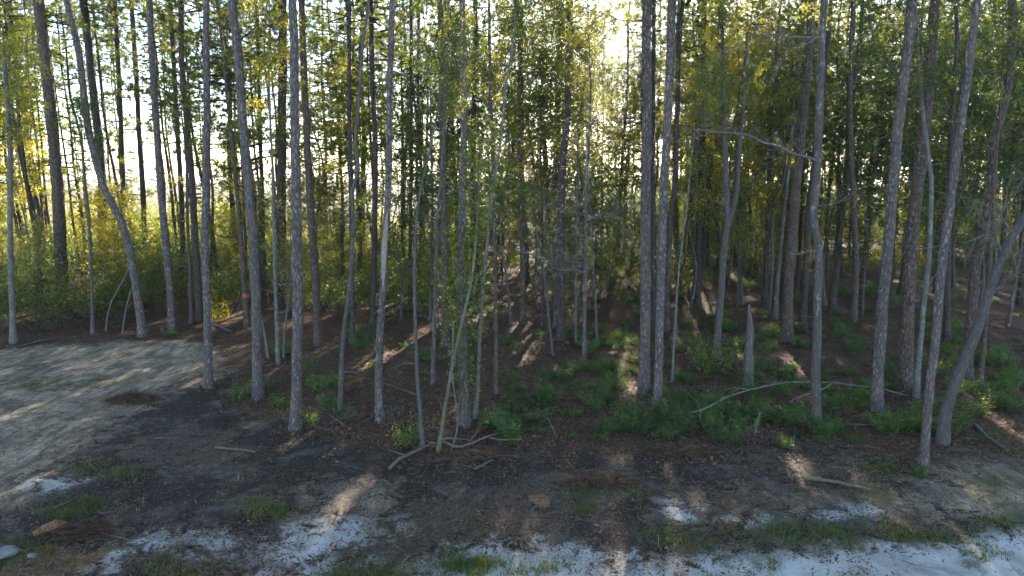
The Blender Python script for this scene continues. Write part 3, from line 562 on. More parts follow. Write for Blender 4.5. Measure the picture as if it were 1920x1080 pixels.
limb(t, 'second_stem', [(1366, 418), (1375, 385), (1383, 350), (1390, 270), (1398, 180), (1402, 60)], .3, 10, 5, 'smooth', 4, .7, r)
t, Q, R = TREES['vine']
mb = MB(); Lc = np.array(t.location); Cs = []
for k in range(1700):
    y = r.choice([r.uniform(430, 600), r.uniform(520, 740)]); z = at(960, y, Q[0][1])[2]; i = int(np.argmin(abs(Q[:, 2]-z))); a = r.uniform(0, 6.28)
    q = R[i]+abs(r.normal())*.11+(.14*abs(r.normal()) if 500 < y < 640 else 0); Cs.append(Q[i]-Lc+[math.cos(a)*q*1.3, math.sin(a)*q, r.normal()*.15])
Cs = np.array(Cs); n = len(Cs); L_ = r.uniform(.05, .09, n); leaves(mb, Cs, L_, L_*.7, 1, r, r.random(n), .3)
for k in range(9):
    a = r.uniform(0, 6.28); zz = np.linspace(0.0, r.uniform(2.5, 4.2), 14); pp = []
    for z in zz:
        i = int(np.argmin(abs(Q[:, 2]-Lc[2]-z))); a += r.normal()*.3; pp.append(Q[i]-Lc+[math.cos(a)*(R[i]+.02), math.sin(a)*(R[i]+.02), 0])
    mb.add(*tube(pp, [.008]*14, 4), m=0)
obj('climbing_vine', mb.mesh('climbing_vine', [M['twig'], M['green']]), t)['label'] = 'green leafy vine climbing the trunk'

# broken snag
b = G(1403, 722); Y = b[1]; b[2] = ground_z(b[0], b[1])
t = empty('broken_snag', b); tag(t, 'grey broken dead snag with a splintered pointed top', 'dead trunk')
P = np.array([b-[0, 0, .1]]+[at(x, y, Y) for x, y in [(1404, 690), (1405, 650), (1407, 615), (1405, 590), (1404, 571)]])
Qm, s = resample(P, .12); d = np.linalg.norm(b-[0, 0, CAM_H]); rr = np.interp(s, [0, .1, .6, .8, 1], [11, 8.5, 6.5, 4.5, 1.5])*d/F
mb = MB(); mb.add(*tube(Qm-b, rr, 14, .13, r)); obj('trunk', mb.mesh('trunk', [M['dead']]), t)
for k in range(5):
    i = int(len(Qm)*.55)+k; a = r.uniform(0, 6.28); mb = MB(); p = Qm[min(i, len(Qm)-2)]-b+[math.cos(a)*rr[i]*.7, math.sin(a)*rr[i]*.7, 0]
    mb.add(*tube([p-[0, 0, .1], p+[0, 0, .12], p+[0, 0, .3]], [.035, .024, .004], 5)); obj('splinter', mb.mesh('splinter', [M['dead']]), t)

# ------------------------------------------------------------------ the woods behind
def gap(x, y, rad):
    return all((x-a)**2+(y-b)**2 > (rad+c)**2 for a, b, c in TAKEN)
TV = []
for i in range(9):
    r = np.random.default_rng(500+i); H = r.uniform(16, 20); a = np.cumsum(r.normal(size=(7, 2))*.16, 0)
    path = np.array([[a[k][0]-a[0][0], a[k][1]-a[0][1], H*k/6] for k in range(7)]); me, top, _, _ = trunk_mesh(path, .125, .03, H, 'pine_dark', r, 9, nstub=16)
    TV.append((me, top, H))
SV = []
for i in range(6):
    r = np.random.default_rng(540+i); H = r.uniform(8, 10); a = np.cumsum(r.normal(size=(7, 2))*.17, 0)
    path = np.array([[a[k][0]-a[0][0], a[k][1]-a[0][1], H*k/6] for k in range(7)]); me, top, _, _ = trunk_mesh(path, .05, .012, H, 'smooth', r, 7, nstub=10)
    SV.append((me, top, H))
r = np.random.default_rng(900)
def forest_depth(px): return np.interp(px, [-400, 0, 500, 700, 900, 1300, 2300], [40, 38, 40, 50, 64, 78, 80])
n_p = 0; tries = 0
BACK = []
while n_p < 205 and tries < 20000:
    tries += 1
    px = r.uniform(-120, 2040) if n_p < 150 else r.uniform(1130, 2040); Y = 23+56*r.random()**.7 if n_p < 150 else r.uniform(34, 78); x = (px-960)/F*Y
    if Y > forest_depth(px) or not gap(x, Y, .55) or (1125 < px < 1207 and r.random() < .6): continue
    zg = float(ground_z(x, Y)); k = int(r.integers(0, len(TV))); sc = r.uniform(.75, 1.15); rz = r.uniform(0, 6.28)
    t = empty('pine_tree', (x, Y, zg), rz)
    if px < 640: lab, grp = 'slender dark pine at the back left, seen against the bright sky', 'back pines left of the middle'
    elif px < 1200: lab, grp = 'slender dark pine in the shaded woods behind the middle', 'back pines behind the middle'
    else: lab, grp = 'slender dark pine deep in the shaded woods right of the close pair', 'back pines right of the close pair'
    tag(t, lab, PTC, grp)
    wd = r.uniform(.7, 1.25)
    o = obj('trunk', TV[k][0], t, (0, 0, 0), 0, (sc*wd, sc*wd, sc)); slot(o, 0, M['pine_dark' if r.random() < .6 else 'pine_brown'])
    c = int(r.integers(0, len(PC))); top = TV[k][1]
    obj('crown', PC[c], t, (top[0]*sc*wd, top[1]*sc*wd, top[2]*sc), r.uniform(0, 6.28), r.uniform(.95, 1.3))
    TAKEN.append((x, Y, .35)); n_p += 1

n_q = 0
while n_q < 78:
    px = r.uniform(560, 1985) if n_q < 46 else r.uniform(-40, 560); Y = r.uniform(36, 74) if px > 560 else r.uniform(30, 40); x = (px-960)/F*Y
    if not gap(x, Y, .3): continue
    k = int(r.integers(0, len(TV))); sc = r.uniform(.7, .95); wd = r.uniform(.55, .85)
    t = empty('pine_tree', (x, Y, float(ground_z(x, Y))), r.uniform(0, 6.28)); tag(t, 'pole-thin dark pine', PTC, 'pole-thin back pines')
    o = obj('trunk', TV[k][0], t, (0, 0, 0), 0, (sc*wd, sc*wd, sc)); slot(o, 0, M['pine_dark' if r.random() < .7 else 'pine_brown'])
    top = TV[k][1]; obj('crown', PC[int(r.integers(0, len(PC)))], t, (top[0]*sc*wd, top[1]*sc*wd, top[2]*sc), r.uniform(0, 6.28), r.uniform(.5, .7))
    TAKEN.append((x, Y, .2)); n_q += 1

def hardwood(px, Y, k, mat, s, label, group, name='young_hardwood', wd=1.0, sap=True):
    x = (px-960)/F*Y; zg = float(ground_z(x, Y)); v = SV[int(r.integers(0, len(SV)))]; H = LH[k]*s
    t = empty(name, (x, Y, zg), r.uniform(0, 6.28)); tag(t, label, 'tree', group)
    q = H/v[2]; o = obj('trunk', v[0], t, (0, 0, 0), 0, (q*wd, q*wd, q)); slot(o, 0, M[['smooth', 'lichen', 'pine_dark'][int(r.integers(0, 3))]])
    o = obj('crown', LC[k], t, (0, 0, 0), r.uniform(0, 6.28), s); slot(o, 1, M[mat]); return t
# (picture x, depth, crown kind, leaf, scale)
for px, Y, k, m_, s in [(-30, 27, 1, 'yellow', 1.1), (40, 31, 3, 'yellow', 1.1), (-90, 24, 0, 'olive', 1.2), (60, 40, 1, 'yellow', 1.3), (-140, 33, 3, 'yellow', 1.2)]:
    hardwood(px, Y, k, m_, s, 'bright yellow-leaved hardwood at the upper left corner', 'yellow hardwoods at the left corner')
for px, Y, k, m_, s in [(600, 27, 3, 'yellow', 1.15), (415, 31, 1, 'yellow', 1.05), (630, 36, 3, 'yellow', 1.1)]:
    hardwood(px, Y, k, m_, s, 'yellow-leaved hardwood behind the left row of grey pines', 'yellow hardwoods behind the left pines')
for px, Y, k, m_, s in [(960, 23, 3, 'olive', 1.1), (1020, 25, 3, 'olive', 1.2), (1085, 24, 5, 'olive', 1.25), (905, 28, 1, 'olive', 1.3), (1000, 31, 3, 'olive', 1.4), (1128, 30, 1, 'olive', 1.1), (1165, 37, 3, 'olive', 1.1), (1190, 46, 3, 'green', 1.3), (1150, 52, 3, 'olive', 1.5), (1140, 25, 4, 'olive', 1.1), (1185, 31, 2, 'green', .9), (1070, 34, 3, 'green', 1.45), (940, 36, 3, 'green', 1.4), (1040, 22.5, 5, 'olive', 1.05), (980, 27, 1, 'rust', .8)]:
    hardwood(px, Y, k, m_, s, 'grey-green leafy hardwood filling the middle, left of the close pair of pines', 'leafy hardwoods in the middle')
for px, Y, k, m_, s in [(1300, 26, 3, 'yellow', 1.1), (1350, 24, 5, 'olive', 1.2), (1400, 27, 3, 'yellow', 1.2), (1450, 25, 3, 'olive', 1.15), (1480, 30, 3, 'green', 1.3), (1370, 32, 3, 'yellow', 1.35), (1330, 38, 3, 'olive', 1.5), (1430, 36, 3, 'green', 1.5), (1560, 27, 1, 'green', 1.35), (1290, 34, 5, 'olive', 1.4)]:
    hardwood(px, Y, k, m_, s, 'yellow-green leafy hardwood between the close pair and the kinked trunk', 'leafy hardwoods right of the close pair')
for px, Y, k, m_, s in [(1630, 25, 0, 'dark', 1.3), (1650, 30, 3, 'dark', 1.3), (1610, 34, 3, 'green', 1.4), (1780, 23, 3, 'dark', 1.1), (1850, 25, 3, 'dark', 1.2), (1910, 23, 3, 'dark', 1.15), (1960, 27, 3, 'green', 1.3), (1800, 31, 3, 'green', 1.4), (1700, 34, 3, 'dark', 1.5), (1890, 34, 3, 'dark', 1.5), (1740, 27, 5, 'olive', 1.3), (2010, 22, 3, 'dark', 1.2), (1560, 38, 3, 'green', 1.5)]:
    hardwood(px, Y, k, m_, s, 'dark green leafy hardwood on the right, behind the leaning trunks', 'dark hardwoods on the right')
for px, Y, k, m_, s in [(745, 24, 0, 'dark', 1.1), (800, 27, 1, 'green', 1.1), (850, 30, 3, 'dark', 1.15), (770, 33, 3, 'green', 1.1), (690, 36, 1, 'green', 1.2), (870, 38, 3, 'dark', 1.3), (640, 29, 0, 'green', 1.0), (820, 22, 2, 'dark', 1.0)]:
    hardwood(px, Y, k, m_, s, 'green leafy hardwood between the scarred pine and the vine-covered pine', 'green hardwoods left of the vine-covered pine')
for px, Y, hh in [(40, 34, 13), (165, 33, 13.5), (255, 36, 14), (335, 33, 14), (405, 31, 14), (455, 38, 14), (590, 36, 13.5), (700, 34, 14), (760, 33, 13.5), (845, 36, 14), (1500, 30, 14), (1760, 36, 14), (1680, 27, 13), (1880, 29, 13.5), (100, 42, 14)]:
    x = (px-960)/F*Y; v = TV[int(r.integers(0, len(TV)))]; q = hh/v[2]; t = empty('young_pine', (x, Y, float(ground_z(x, Y))), r.uniform(0, 6.28)); tag(t, 'young pine with needles hanging low among the back pines', PTC, 'young pines')
    o = obj('trunk', v[0], t, (0, 0, 0), 0, (.75, .75, q)); tp = v[1]; obj('crown', PC[int(r.integers(0, len(PC)))], t, (tp[0]*.75, tp[1]*.75, tp[2]*q), r.uniform(0, 6.28), r.uniform(.9, 1.1))
n_s = 0
while n_s < 78:
    px = r.uniform(-60, 1980); Y = r.uniform(22, 60); x = (px-960)/F*Y
    if Y > forest_depth(px) or not gap(x, Y, .25): continue
    left = px < 640; k = int(r.choice([2, 4, 0])); s = r.uniform(.7, 1.25)*(.8 if left else 1)
    hardwood(px, Y, k, r.choice(['yellow', 'green', 'olive'] if left else ['dark', 'green', 'olive', 'dark']), s,
             'small leafy sapling among the back pines, ' + ('left of the scarred pine' if left else 'right of the scarred pine'), 'understory saplings ' + ('left' if left else 'right'), 'understory_sapling', 1.0)
    TAKEN.append((x, Y, .2)); n_s += 1

# bushes under the trees at the back
def bush(px, Y, k, mat, s, label, group, name='bush'):
    x = (px-960)/F*Y; t = obj(name, BUSH[k], None, (x, Y, float(ground_z(x, Y))), r.uniform(0, 6.28), (s*r.uniform(.85, 1.15), s, s*r.uniform(.85, 1.15))); slot(t, 1, M[mat]); tag(t, label, 'bush', group); return t
n_b = 0
while n_b < 60:
    px = r.uniform(-70, 660); Y = r.uniform(22.5, 34); x = (px-960)/F*Y
    if Y < 24.5 and px > 300 or not gap(x, Y, .1): continue
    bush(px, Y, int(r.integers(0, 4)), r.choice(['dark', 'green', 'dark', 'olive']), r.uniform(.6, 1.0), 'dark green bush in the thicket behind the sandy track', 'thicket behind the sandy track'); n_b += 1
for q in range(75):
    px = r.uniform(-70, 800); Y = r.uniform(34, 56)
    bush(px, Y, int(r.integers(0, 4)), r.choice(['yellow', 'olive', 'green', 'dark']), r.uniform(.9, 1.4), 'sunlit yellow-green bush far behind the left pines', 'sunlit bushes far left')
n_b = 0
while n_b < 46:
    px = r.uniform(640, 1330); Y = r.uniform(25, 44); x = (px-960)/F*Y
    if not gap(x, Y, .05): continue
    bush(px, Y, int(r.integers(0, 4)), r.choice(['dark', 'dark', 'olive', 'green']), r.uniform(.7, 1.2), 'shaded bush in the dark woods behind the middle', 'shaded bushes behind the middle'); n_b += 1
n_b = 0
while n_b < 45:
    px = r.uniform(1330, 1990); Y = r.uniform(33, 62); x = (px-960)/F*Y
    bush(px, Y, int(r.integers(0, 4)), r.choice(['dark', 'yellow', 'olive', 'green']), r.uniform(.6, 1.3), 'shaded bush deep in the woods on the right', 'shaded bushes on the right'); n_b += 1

def joined(name, items, mats, label, cat):
    """many copies of a few meshes joined to one mass; items: (mesh, x, y, z, rz, scale, [scale z])"""
    cache = {}; mb = MB()
    for me, x, y, z, rz, s, tt in items:
        if me.name not in cache:
            V = np.empty(len(me.vertices)*3, np.float32); me.vertices.foreach_get('co', V); V = V.reshape(-1, 3)
            lt = np.empty(len(me.polygons), np.int32); me.polygons.foreach_get('loop_total', lt); lv = np.empty(len(me.loops), np.int32); me.loops.foreach_get('vertex_index', lv)
            ls = np.empty(len(me.polygons), np.int32); me.polygons.foreach_get('loop_start', ls); mi = np.empty(len(me.polygons), np.int32); me.polygons.foreach_get('material_index', mi)
            tn = np.empty(len(V), np.float32); me.attributes['tint'].data.foreach_get('value', tn)
            cache[me.name] = (V, [(n, m, lv[ls[(lt == n) & (mi == m)][:, None]+np.arange(n)]) for n in (3, 4) for m in (0, 1) if ((lt == n) & (mi == m)).any()], tn)
        V, fs, tn = cache[me.name]; c, s_ = math.cos(rz), math.sin(rz); U = V*np.asarray(s, float); U = np.stack([U[:, 0]*c-U[:, 1]*s_+x, U[:, 0]*s_+U[:, 1]*c+y, U[:, 2]+z], -1)
        n0 = mb.n; mb.V.append(U); mb.c.append(np.clip(tn+tt, 0, 1)); mb.n += len(U)
        for n, m, f in fs:
            if n == 4: mb.Q.append(f+n0); mb.qm.append(np.full(len(f), m))
            else: mb.T.append(f+n0); mb.tm.append(np.full(len(f), m))
    o = obj(name, mb.mesh(name, mats)); o['kind'] = 'stuff'; o['label'] = label; o['category'] = cat; return o
# the far tree line beyond the field and the woods behind the woods
items = []
for k in range(64):
    x = r.uniform(-170, 60); Y = r.uniform(190, 240); items.append((LF[int(r.integers(0, 3))], x, Y, float(ground_z(x, Y))-.5, r.uniform(0, 6.28), (2.2, 2.2, 1.3), r.uniform(-.3, .2)))
joined('far_treeline', items, [M['twig'], M['green']], 'low hazy tree line far beyond the open field', 'tree line')

items = []
for k in range(60):
    px = r.uniform(860, 2080); Y = r.uniform(74, 98); x = (px-960)/F*Y; items.append((LF[int(r.integers(0, 3))], x, Y, float(ground_z(x, Y))-.6, r.uniform(0, 6.28), r.uniform(1.3, 1.9), r.uniform(-.45, .1)))
for k in range(70):
    px = r.uniform(800, 2060); Y = r.uniform(60, 80); x = (px-960)/F*Y; items.append((BUSH[int(r.integers(0, 4))], x, Y, float(ground_z(x, Y))-.2, r.uniform(0, 6.28), r.uniform(1.4, 2.2), r.uniform(-.4, .1)))
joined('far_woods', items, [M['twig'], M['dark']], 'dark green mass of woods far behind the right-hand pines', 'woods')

# ------------------------------------------------------------------ forest-floor plants
r = np.random.default_rng(1300)
Z_PLANT = [(690, 660, 50, 25, 14), (760, 680, 60, 40, 10), (960, 650, 60, 40, 16), (1010, 720, 90, 40, 26), (1150, 640, 60, 30, 22), (1150, 700, 50, 40, 14), (1000, 790, 80, 40, 22), (920, 800, 50, 25, 10), (1200, 790, 50, 40, 20), (1290, 740, 70, 45, 18),
           (1300, 800, 100, 35, 28), (1420, 790, 80, 40, 22), (1330, 620, 60, 40, 16), (1440, 640, 60, 30, 14), (1580, 760, 60, 30, 22), (1610, 690, 80, 40, 16), (1680, 800, 50, 20, 10), (1560, 640, 60, 30, 12), (1850, 690, 70, 50, 20), (1880, 760, 50, 30, 10),
           (1130, 745, 50, 20, 12), (480, 745, 25, 20, 5), (520, 760, 25, 20, 5), (630, 780, 40, 25, 5), (1530, 815, 60, 15, 12), (1740, 790, 60, 20, 8), (1450, 720, 60, 25, 14), (640, 720, 50, 30, 8), (540, 660, 40, 25, 6), (1760, 640, 70, 40, 14)]
pl = []
for cx, cy, rx, ry, n in Z_PLANT:
    for k in range(int(n*(1.0 if cx > 1250 else .75))):
        x, y = cx+r.normal()*rx*.6, cy+r.normal()*ry*.6
        if y < 575 or y > 846: continue
        p = G(x, y); pl.append((p, x, y))
pl.sort(key=lambda q: q[0][1])
rest = []
for i, (p, x, y) in enumerate(pl):
    k = int(r.choice([0, 1, 2, 3, 4, 0, 2])); s = r.uniform(.36, .7); z = float(ground_z(p[0], p[1])); rz = r.uniform(0, 6.28)
    if i < 150:
        o = obj('low_shrub', SH[k], None, (p[0], p[1], z), rz, s)
        if x < 1180: lb, gp = 'low green shrub on the forest floor left of the close pair of pines', 'low shrubs left of the close pair'
        elif x < 1500: lb, gp = 'low green shrub in the thick patch between the close pair and the kinked trunk', 'low shrubs right of the close pair'
        else: lb, gp = 'low green shrub on the forest floor right of the kinked trunk', 'low shrubs at the right'
        tag(o, lb, 'shrub', gp); slot(o, 1, M[r.choice(['shrub', 'shrub', 'shrub', 'green', 'dark', 'dark'])])
    else: rest.append((SH[k], p[0], p[1], z, rz, s, r.uniform(-.15, .15)))
for k in range(360):
    px = r.uniform(-100, 2050); Y = r.uniform(18, 42); x = (px-960)/F*Y
    if px < 620 and Y < 25: continue
    rest.append((SH[int(r.integers(0, 5))], x, Y, float(ground_z(x, Y)), r.uniform(0, 6.28), r.uniform(.4, .9), r.uniform(-.2, .25)))
joined('undergrowth', rest, [M['twig'], M['shrub']], 'low green ground cover spreading through the shaded woods', 'undergrowth')
for px, py, k, s, mt, lb in [(322, 628, 0, .8, 'shrub', 'small green plant at the foot of the slim grey pine at the track end'), (570, 802, 3, .62, 'green', 'yellow-green leafy plant at the foot of the nearest straight grey pine'),
                             (772, 838, 3, .7, 'green', 'small upright plant left of the foot of the bare grey sapling'), (1328, 700, 2, 1.4, 'green', 'bright green bush standing left of the broken snag'), (1345, 890, 0, .01, 'green', ''),
                             (1722, 893, 0, .6, 'green', 'small green plant at the foot of the pale straight trunk by the sand'), (410, 600, 3, 1.2, 'yellow', 'yellowish bush between the string-marked pine and the taped pine')]:
    if not lb: continue
    p = G(px, py); o = obj('leafy_plant', SH[k], None, (p[0], p[1], float(ground_z(p[0], p[1]))), r.uniform(0, 6.28), s); slot(o, 1, M[mt]); tag(o, lb, 'plant')

# ------------------------------------------------------------------ grass, litter
def scatter(n, pxr, pyr, dens, r):
    X = r.uniform(*pxr, n); Y = r.uniform(*pyr, n); P = np.array([G(x, y) for x, y in zip(X, Y)])
    keep = r.random(n) < dens(P[:, 0], P[:, 1]); P = P[keep]; P[:, 2] = ground_z(P[:, 0], P[:, 1]); return P
r = np.random.default_rng(1500)
tuft = scatter(45000, (-60, 1980), (640, 1090), lambda x, y: zones_at(x, y)[5]*np.clip((fbm(x*2.2+3, y*2.2)-.36)*4, .03, 1), r)
tuft = np.vstack([tuft, scatter(2500, (-60, 1980), (860, 1090), lambda x, y: np.clip((fbm(x*1.7+30, y*1.7)-.5)*3, 0, .6), r)])
for cx, cy, rx, ry, n in [(500, 955, 22, 9, 130), (520, 962, 14, 6, 70), (478, 945, 14, 5, 50), (175, 878, 20, 6, 90), (243, 892, 14, 7, 80), (205, 890, 12, 5, 30), (135, 962, 28, 6, 110), (170, 945, 20, 6, 80), (110, 972, 20, 5, 50), (60, 1030, 26, 10, 110), (232, 930, 8, 4, 20), (815, 945, 8, 4, 20),
                          (1208, 932, 9, 4, 30), (1105, 925, 12, 4, 30), (1100, 955, 16, 7, 50), (727, 978, 8, 4, 25), (365, 1076, 16, 5, 40), (905, 1052, 22, 4, 60), (850, 1050, 18, 6, 50), (700, 1075, 60, 8, 160), (1660, 885, 25, 8, 60), (1840, 820, 25, 8, 90), (1860, 825, 20, 6, 60), (1905, 850, 14, 6, 40)]:
    q = np.array([G(cx+a*rx, cy+b*ry) for a, b in r.normal(size=(int(n*.6), 2))*.95]); q[:, 2] = ground_z(q[:, 0], q[:, 1]); tuft = np.vstack([tuft, q])
mb = MB(); n = len(tuft)*9; C = np.repeat(tuft, 9, 0)+np.c_[r.normal(size=(n, 2))*.035, np.full(n, -.03)]
D = np.c_[r.normal(size=(n, 2))*.55, np.full(n, 1.0)]; blades(mb, C, D, r.uniform(.04, .15, n), r.uniform(.006, .013, n), 0, r, np.clip(np.repeat(r.random(len(tuft))*.7, 9)+r.random(n)*.3, 0, 1))
o = obj('grass', mb.mesh('grass', [M['grass']])); o['kind'] = 'stuff'; o['label'] = 'short sparse grass along the sand and in the clearing'; o['category'] = 'grass'
# dry leaves, needles and chips
def litter(name, P, lo, hi, asp, r, label, tmean):
    n = len(P); mb = MB(); a = r.uniform(0, 6.28, n); L = r.uniform(lo, hi, n)*r.choice([.7, 1, 1.5], n, p=[.5, .4, .1]); Wd = L*r.uniform(asp*.6, asp*1.5, n)
    tl = r.normal(size=n)*.25; d = np.stack([np.cos(a), np.sin(a), tl], -1); s = np.stack([-np.sin(a), np.cos(a), r.normal(size=n)*.35], -1); c = P+np.c_[np.zeros((n, 2)), r.uniform(.006, .03, n)]
    V = np.stack([c-d*L[:, None]/2, c+s*Wd[:, None]/2, c+d*L[:, None]/2, c-s*Wd[:, None]/2], 1).reshape(-1, 3)
    mb.add(V, Q=np.arange(4*n).reshape(-1, 4), tint=np.repeat(np.clip(tmean+r.normal(size=n)*.22, 0, 1), 4)); o = obj(name, mb.mesh(name, [M['litter']])); o['kind'] = 'stuff'; o['label'] = label; o['category'] = 'litter'
def d_mulch(x, y):
    z = zones_at(x, y); return np.clip(z[3]*.95+z[4]*.6+.22+.5*np.clip((fbm(x*1.1+9, y*1.1)-.5)*4, 0, 1)-z[0]*.3, .03, 1)
litter('wood_chips', scatter(95000, (-60, 1980), (700, 1090), d_mulch, r), .022, .065, .4, r, 'brown wood chips and bark mulch strewn over the clearing', .42)
base_l = []
for bx_, by_, br_ in TAKEN[:70]:
    if by_ < 27:
        a_ = r.uniform(0, 6.28, 130); q_ = .08+abs(r.normal(size=130))*.22; xx = bx_+np.cos(a_)*q_; yy = by_+np.sin(a_)*q_; base_l.append(np.stack([xx, yy, ground_z(xx, yy)+.07*np.exp(-q_/.15)], -1))
litter('leaf_litter', np.vstack(base_l+[scatter(80000, (-60, 1980), (600, 880), lambda x, y: zones_at(x, y)[2]*.85, r)]), .04, .10, .4, r, 'reddish pine needles and dead leaves on the forest floor', .40)

r2 = np.random.default_rng(1600)
litter('fine_twigs', scatter(5200, (-60, 1980), (640, 1085), lambda x, y: np.clip(.35+.6*zones_at(x, y)[3]-.25*zones_at(x, y)[0], .05, 1), r2), .12, .30, .05, r2, 'fine dead twigs strewn over the dark soil and forest floor', .62)

# ------------------------------------------------------------------ sticks, logs, piles
r = np.random.default_rng(1700)
def stick(name, pts, w, label, mat='stick', lift=0.0, twigs=(), cat='branch', group=None, w1=None):
    P = np.array([G(x, y, lift if 0 < k < len(pts)-1 else lift*.3) for k, (x, y) in enumerate(pts)]); P[:, 2] += ground_z(P[:, 0], P[:, 1]); d = np.linalg.norm(P.mean(0)-[0, 0, CAM_H])
    R0 = w*d/F/2; P[:, 2] += R0*.7; o0 = P[0].copy(); t = empty(name, o0); tag(t, label, cat, group)
    Qm, s = resample(P, .1); Qm = Qm+np.cumsum(r.normal(size=Qm.shape)*np.array([.01, .01, .003]), 0)*np.sin(s*math.pi)[:, None]
    mb = MB(); mb.add(*tube(Qm-o0, R0*(1-(1-(w1 or w*.5)/w)*s), 8, .12, r)); obj('stem', mb.mesh('stem', [M[mat]]), t)
    for tp, tw in twigs:
        T = np.array([G(x, y, lift) for x, y in tp]); T[:, 2] += ground_z(T[:, 0], T[:, 1])+R0*.6; q, s = resample(T, .1); mb = MB(); mb.add(*tube(q-o0, tw*d/F/2*(1-.5*s), 6, .1, r)); obj('side_twig', mb.mesh('side_twig', [M[mat]]), t)
    return t
stick('fallen_stick', [(404, 842), (440, 846), (479, 853)], 5, 'long pale stick lying alone on the dark soil', w1=3)
stick('broken_branch', [(728, 880), (748, 866), (766, 857), (787, 848), (803, 838), (818, 834)], 7, 'pale broken branch jutting onto the dark soil below the bare grey sapling', lift=.05, twigs=[([(762, 858), (745, 852), (728, 847)], 4)], w1=4)
stick('fallen_branch', [(826, 829), (852, 838), (874, 834), (902, 822), (921, 815), (957, 806)], 4.5, 'forked grey fallen branch right of the mossy sapling', 'twig', .12,
      [([(917, 818), (940, 823), (980, 823)], 3), ([(829, 826), (846, 823), (889, 825)], 3), ([(880, 828), (895, 808), (904, 788)], 2.5)])
stick('fallen_branch', [(905, 770), (925, 775), (945, 772), (965, 780)], 3, 'short curved grey branch lying above the forked fallen branch', 'twig', .15)
stick('fallen_branch', [(975, 779), (1000, 777), (1020, 782), (1033, 800), (1043, 818)], 3, 'grey branch arching over low shrubs in the middle', 'twig', .2)
stick('fallen_branch', [(1280, 778), (1313, 773), (1363, 748), (1408, 731), (1455, 721), (1478, 717), (1520, 716), (1566, 717), (1635, 726), (1660, 732), (1700, 742)], 4.0, 'long white fallen branch lying across the shrubs behind the kinked trunk', 'pale', .3,
      [([(1406, 730), (1380, 728), (1360, 731)], 3), ([(1560, 718), (1545, 728), (1500, 745), (1480, 757)], 3), ([(1313, 773), (1306, 755), (1290, 742)], 2), ([(1313, 773), (1312, 788)], 2)])
stick('dead_twig', [(1416, 815), (1419, 798), (1424, 781), (1440, 766)], 4, 'pale forked dead twig standing in the shrubs right of the snag', 'pale', .25, [([(1424, 781), (1418, 762), (1406, 735)], 2.5)], 'twig')
stick('fallen_log', [(1506, 898), (1530, 899), (1557, 903), (1590, 911), (1631, 921)], 8, 'weathered log lying on the pale sand below the kinked trunk', lift=.02, cat='log', w1=5)
stick('fallen_stick', [(1827, 799), (1850, 820), (1890, 848)], 6, 'grey stick on the slope right of the steeply leaning tree', 'dead')
stick('fallen_stick', [(1236, 832), (1255, 840), (1282, 851)], 3.5, 'thin stick at the edge of the shrubs below the close pair', 'dead')
stick('fallen_stick', [(888, 881), (905, 873), (914, 866), (926, 862)], 5, 'short crooked stick on the dark soil right of the mossy sapling')
stick('fallen_stick', [(33, 654), (70, 646), (108, 637)], 4, 'stick lying along the wood edge at far left')
stick('fallen_stick', [(396, 607), (415, 613), (434, 621)], 4, 'pale stick right of the string-marked pine at the wood edge', 'pale')
stick('fallen_stick', [(290, 824), (312, 822), (334, 823)], 4, 'pale stick in the mulch left of the long lone stick, lower of two')
stick('fallen_stick', [(309, 818), (330, 811), (345, 805), (350, 809)], 3.5, 'pale bent stick in the mulch left of the long lone stick, upper of two')
stick('fallen_stick', [(237, 800), (248, 802), (262, 806)], 3.5, 'short stick at the edge of the sandy track')
stick('fallen_stick', [(100, 960), (125, 947), (147, 933)], 4, 'dark stick beside grass tufts at lower left', 'dead')
stick('fallen_stick', [(186, 963), (196, 965), (208, 962)], 5, 'stubby pale stick right of the grass tufts at lower left')
stick('fallen_stick', [(1557, 877), (1585, 880), (1613, 884)], 4, 'thin pale stick above the weathered log')
stick('fallen_stick', [(1461, 858), (1465, 861), (1470, 865)], 6, 'short light chunk of wood on dark soil left of the weathered log', cat='wood')
stick('fallen_stick', [(1140, 905), (1165, 912), (1190, 923)], 4, 'dark stick poking out of the root debris right of the stump', 'dead')
stick('fallen_stick', [(1210, 754), (1186, 764), (1176, 785), (1172, 800)], 3, 'thin bent twig left of the foot of the close pair', 'twig', .2)
stick('fallen_stick', [(640, 700), (655, 699), (673, 701)], 4, 'pale stick beside the wavy thin trunk', 'pale')
stick('fallen_stick', [(1565, 792), (1600, 796), (1645, 798)], 4, 'grey stick in front of the plated grey pine', 'dead')
stick('fallen_stick', [(1690, 770), (1720, 785), (1745, 795)], 3, 'thin stick between the plated grey pine and the pale straight trunk', 'dead', .1)
for k, (x, y) in enumerate([(447, 905), (268, 945)]):
    p = G(x, y); mb = MB(); mb.add(*tube([[0, 0, -.03], [.01, 0, .08], [.025, .01, .16]], [.012, .010, .004], 6, .1, r)); p[2] = ground_z(p[0], p[1])
    tag(obj('upright_stick', mb.mesh('upright_stick', [M['pale']]), None, p), ['short white stick standing upright above a grass tuft', 'short pale stick standing upright at lower left'][k], 'stick')
# hanging vine stem by the mossy sapling
Y = G(845, 855)[1]; P = [at(x, y, Y) for x, y in [(850, 600), (848, 683), (851, 730), (857, 770), (857, 805), (849, 835), (838, 862)]]
mb = MB(); P = np.array(P); Qm, s = resample(P, .15); o0 = P[-1].copy(); mb.add(*tube(Qm-o0, np.full(len(Qm), .013), 6)); tag(obj('vine_stem', mb.mesh('vine_stem', [M['twig']]), None, o0), 'thin dangling vine stem right of the mossy sapling', 'vine')
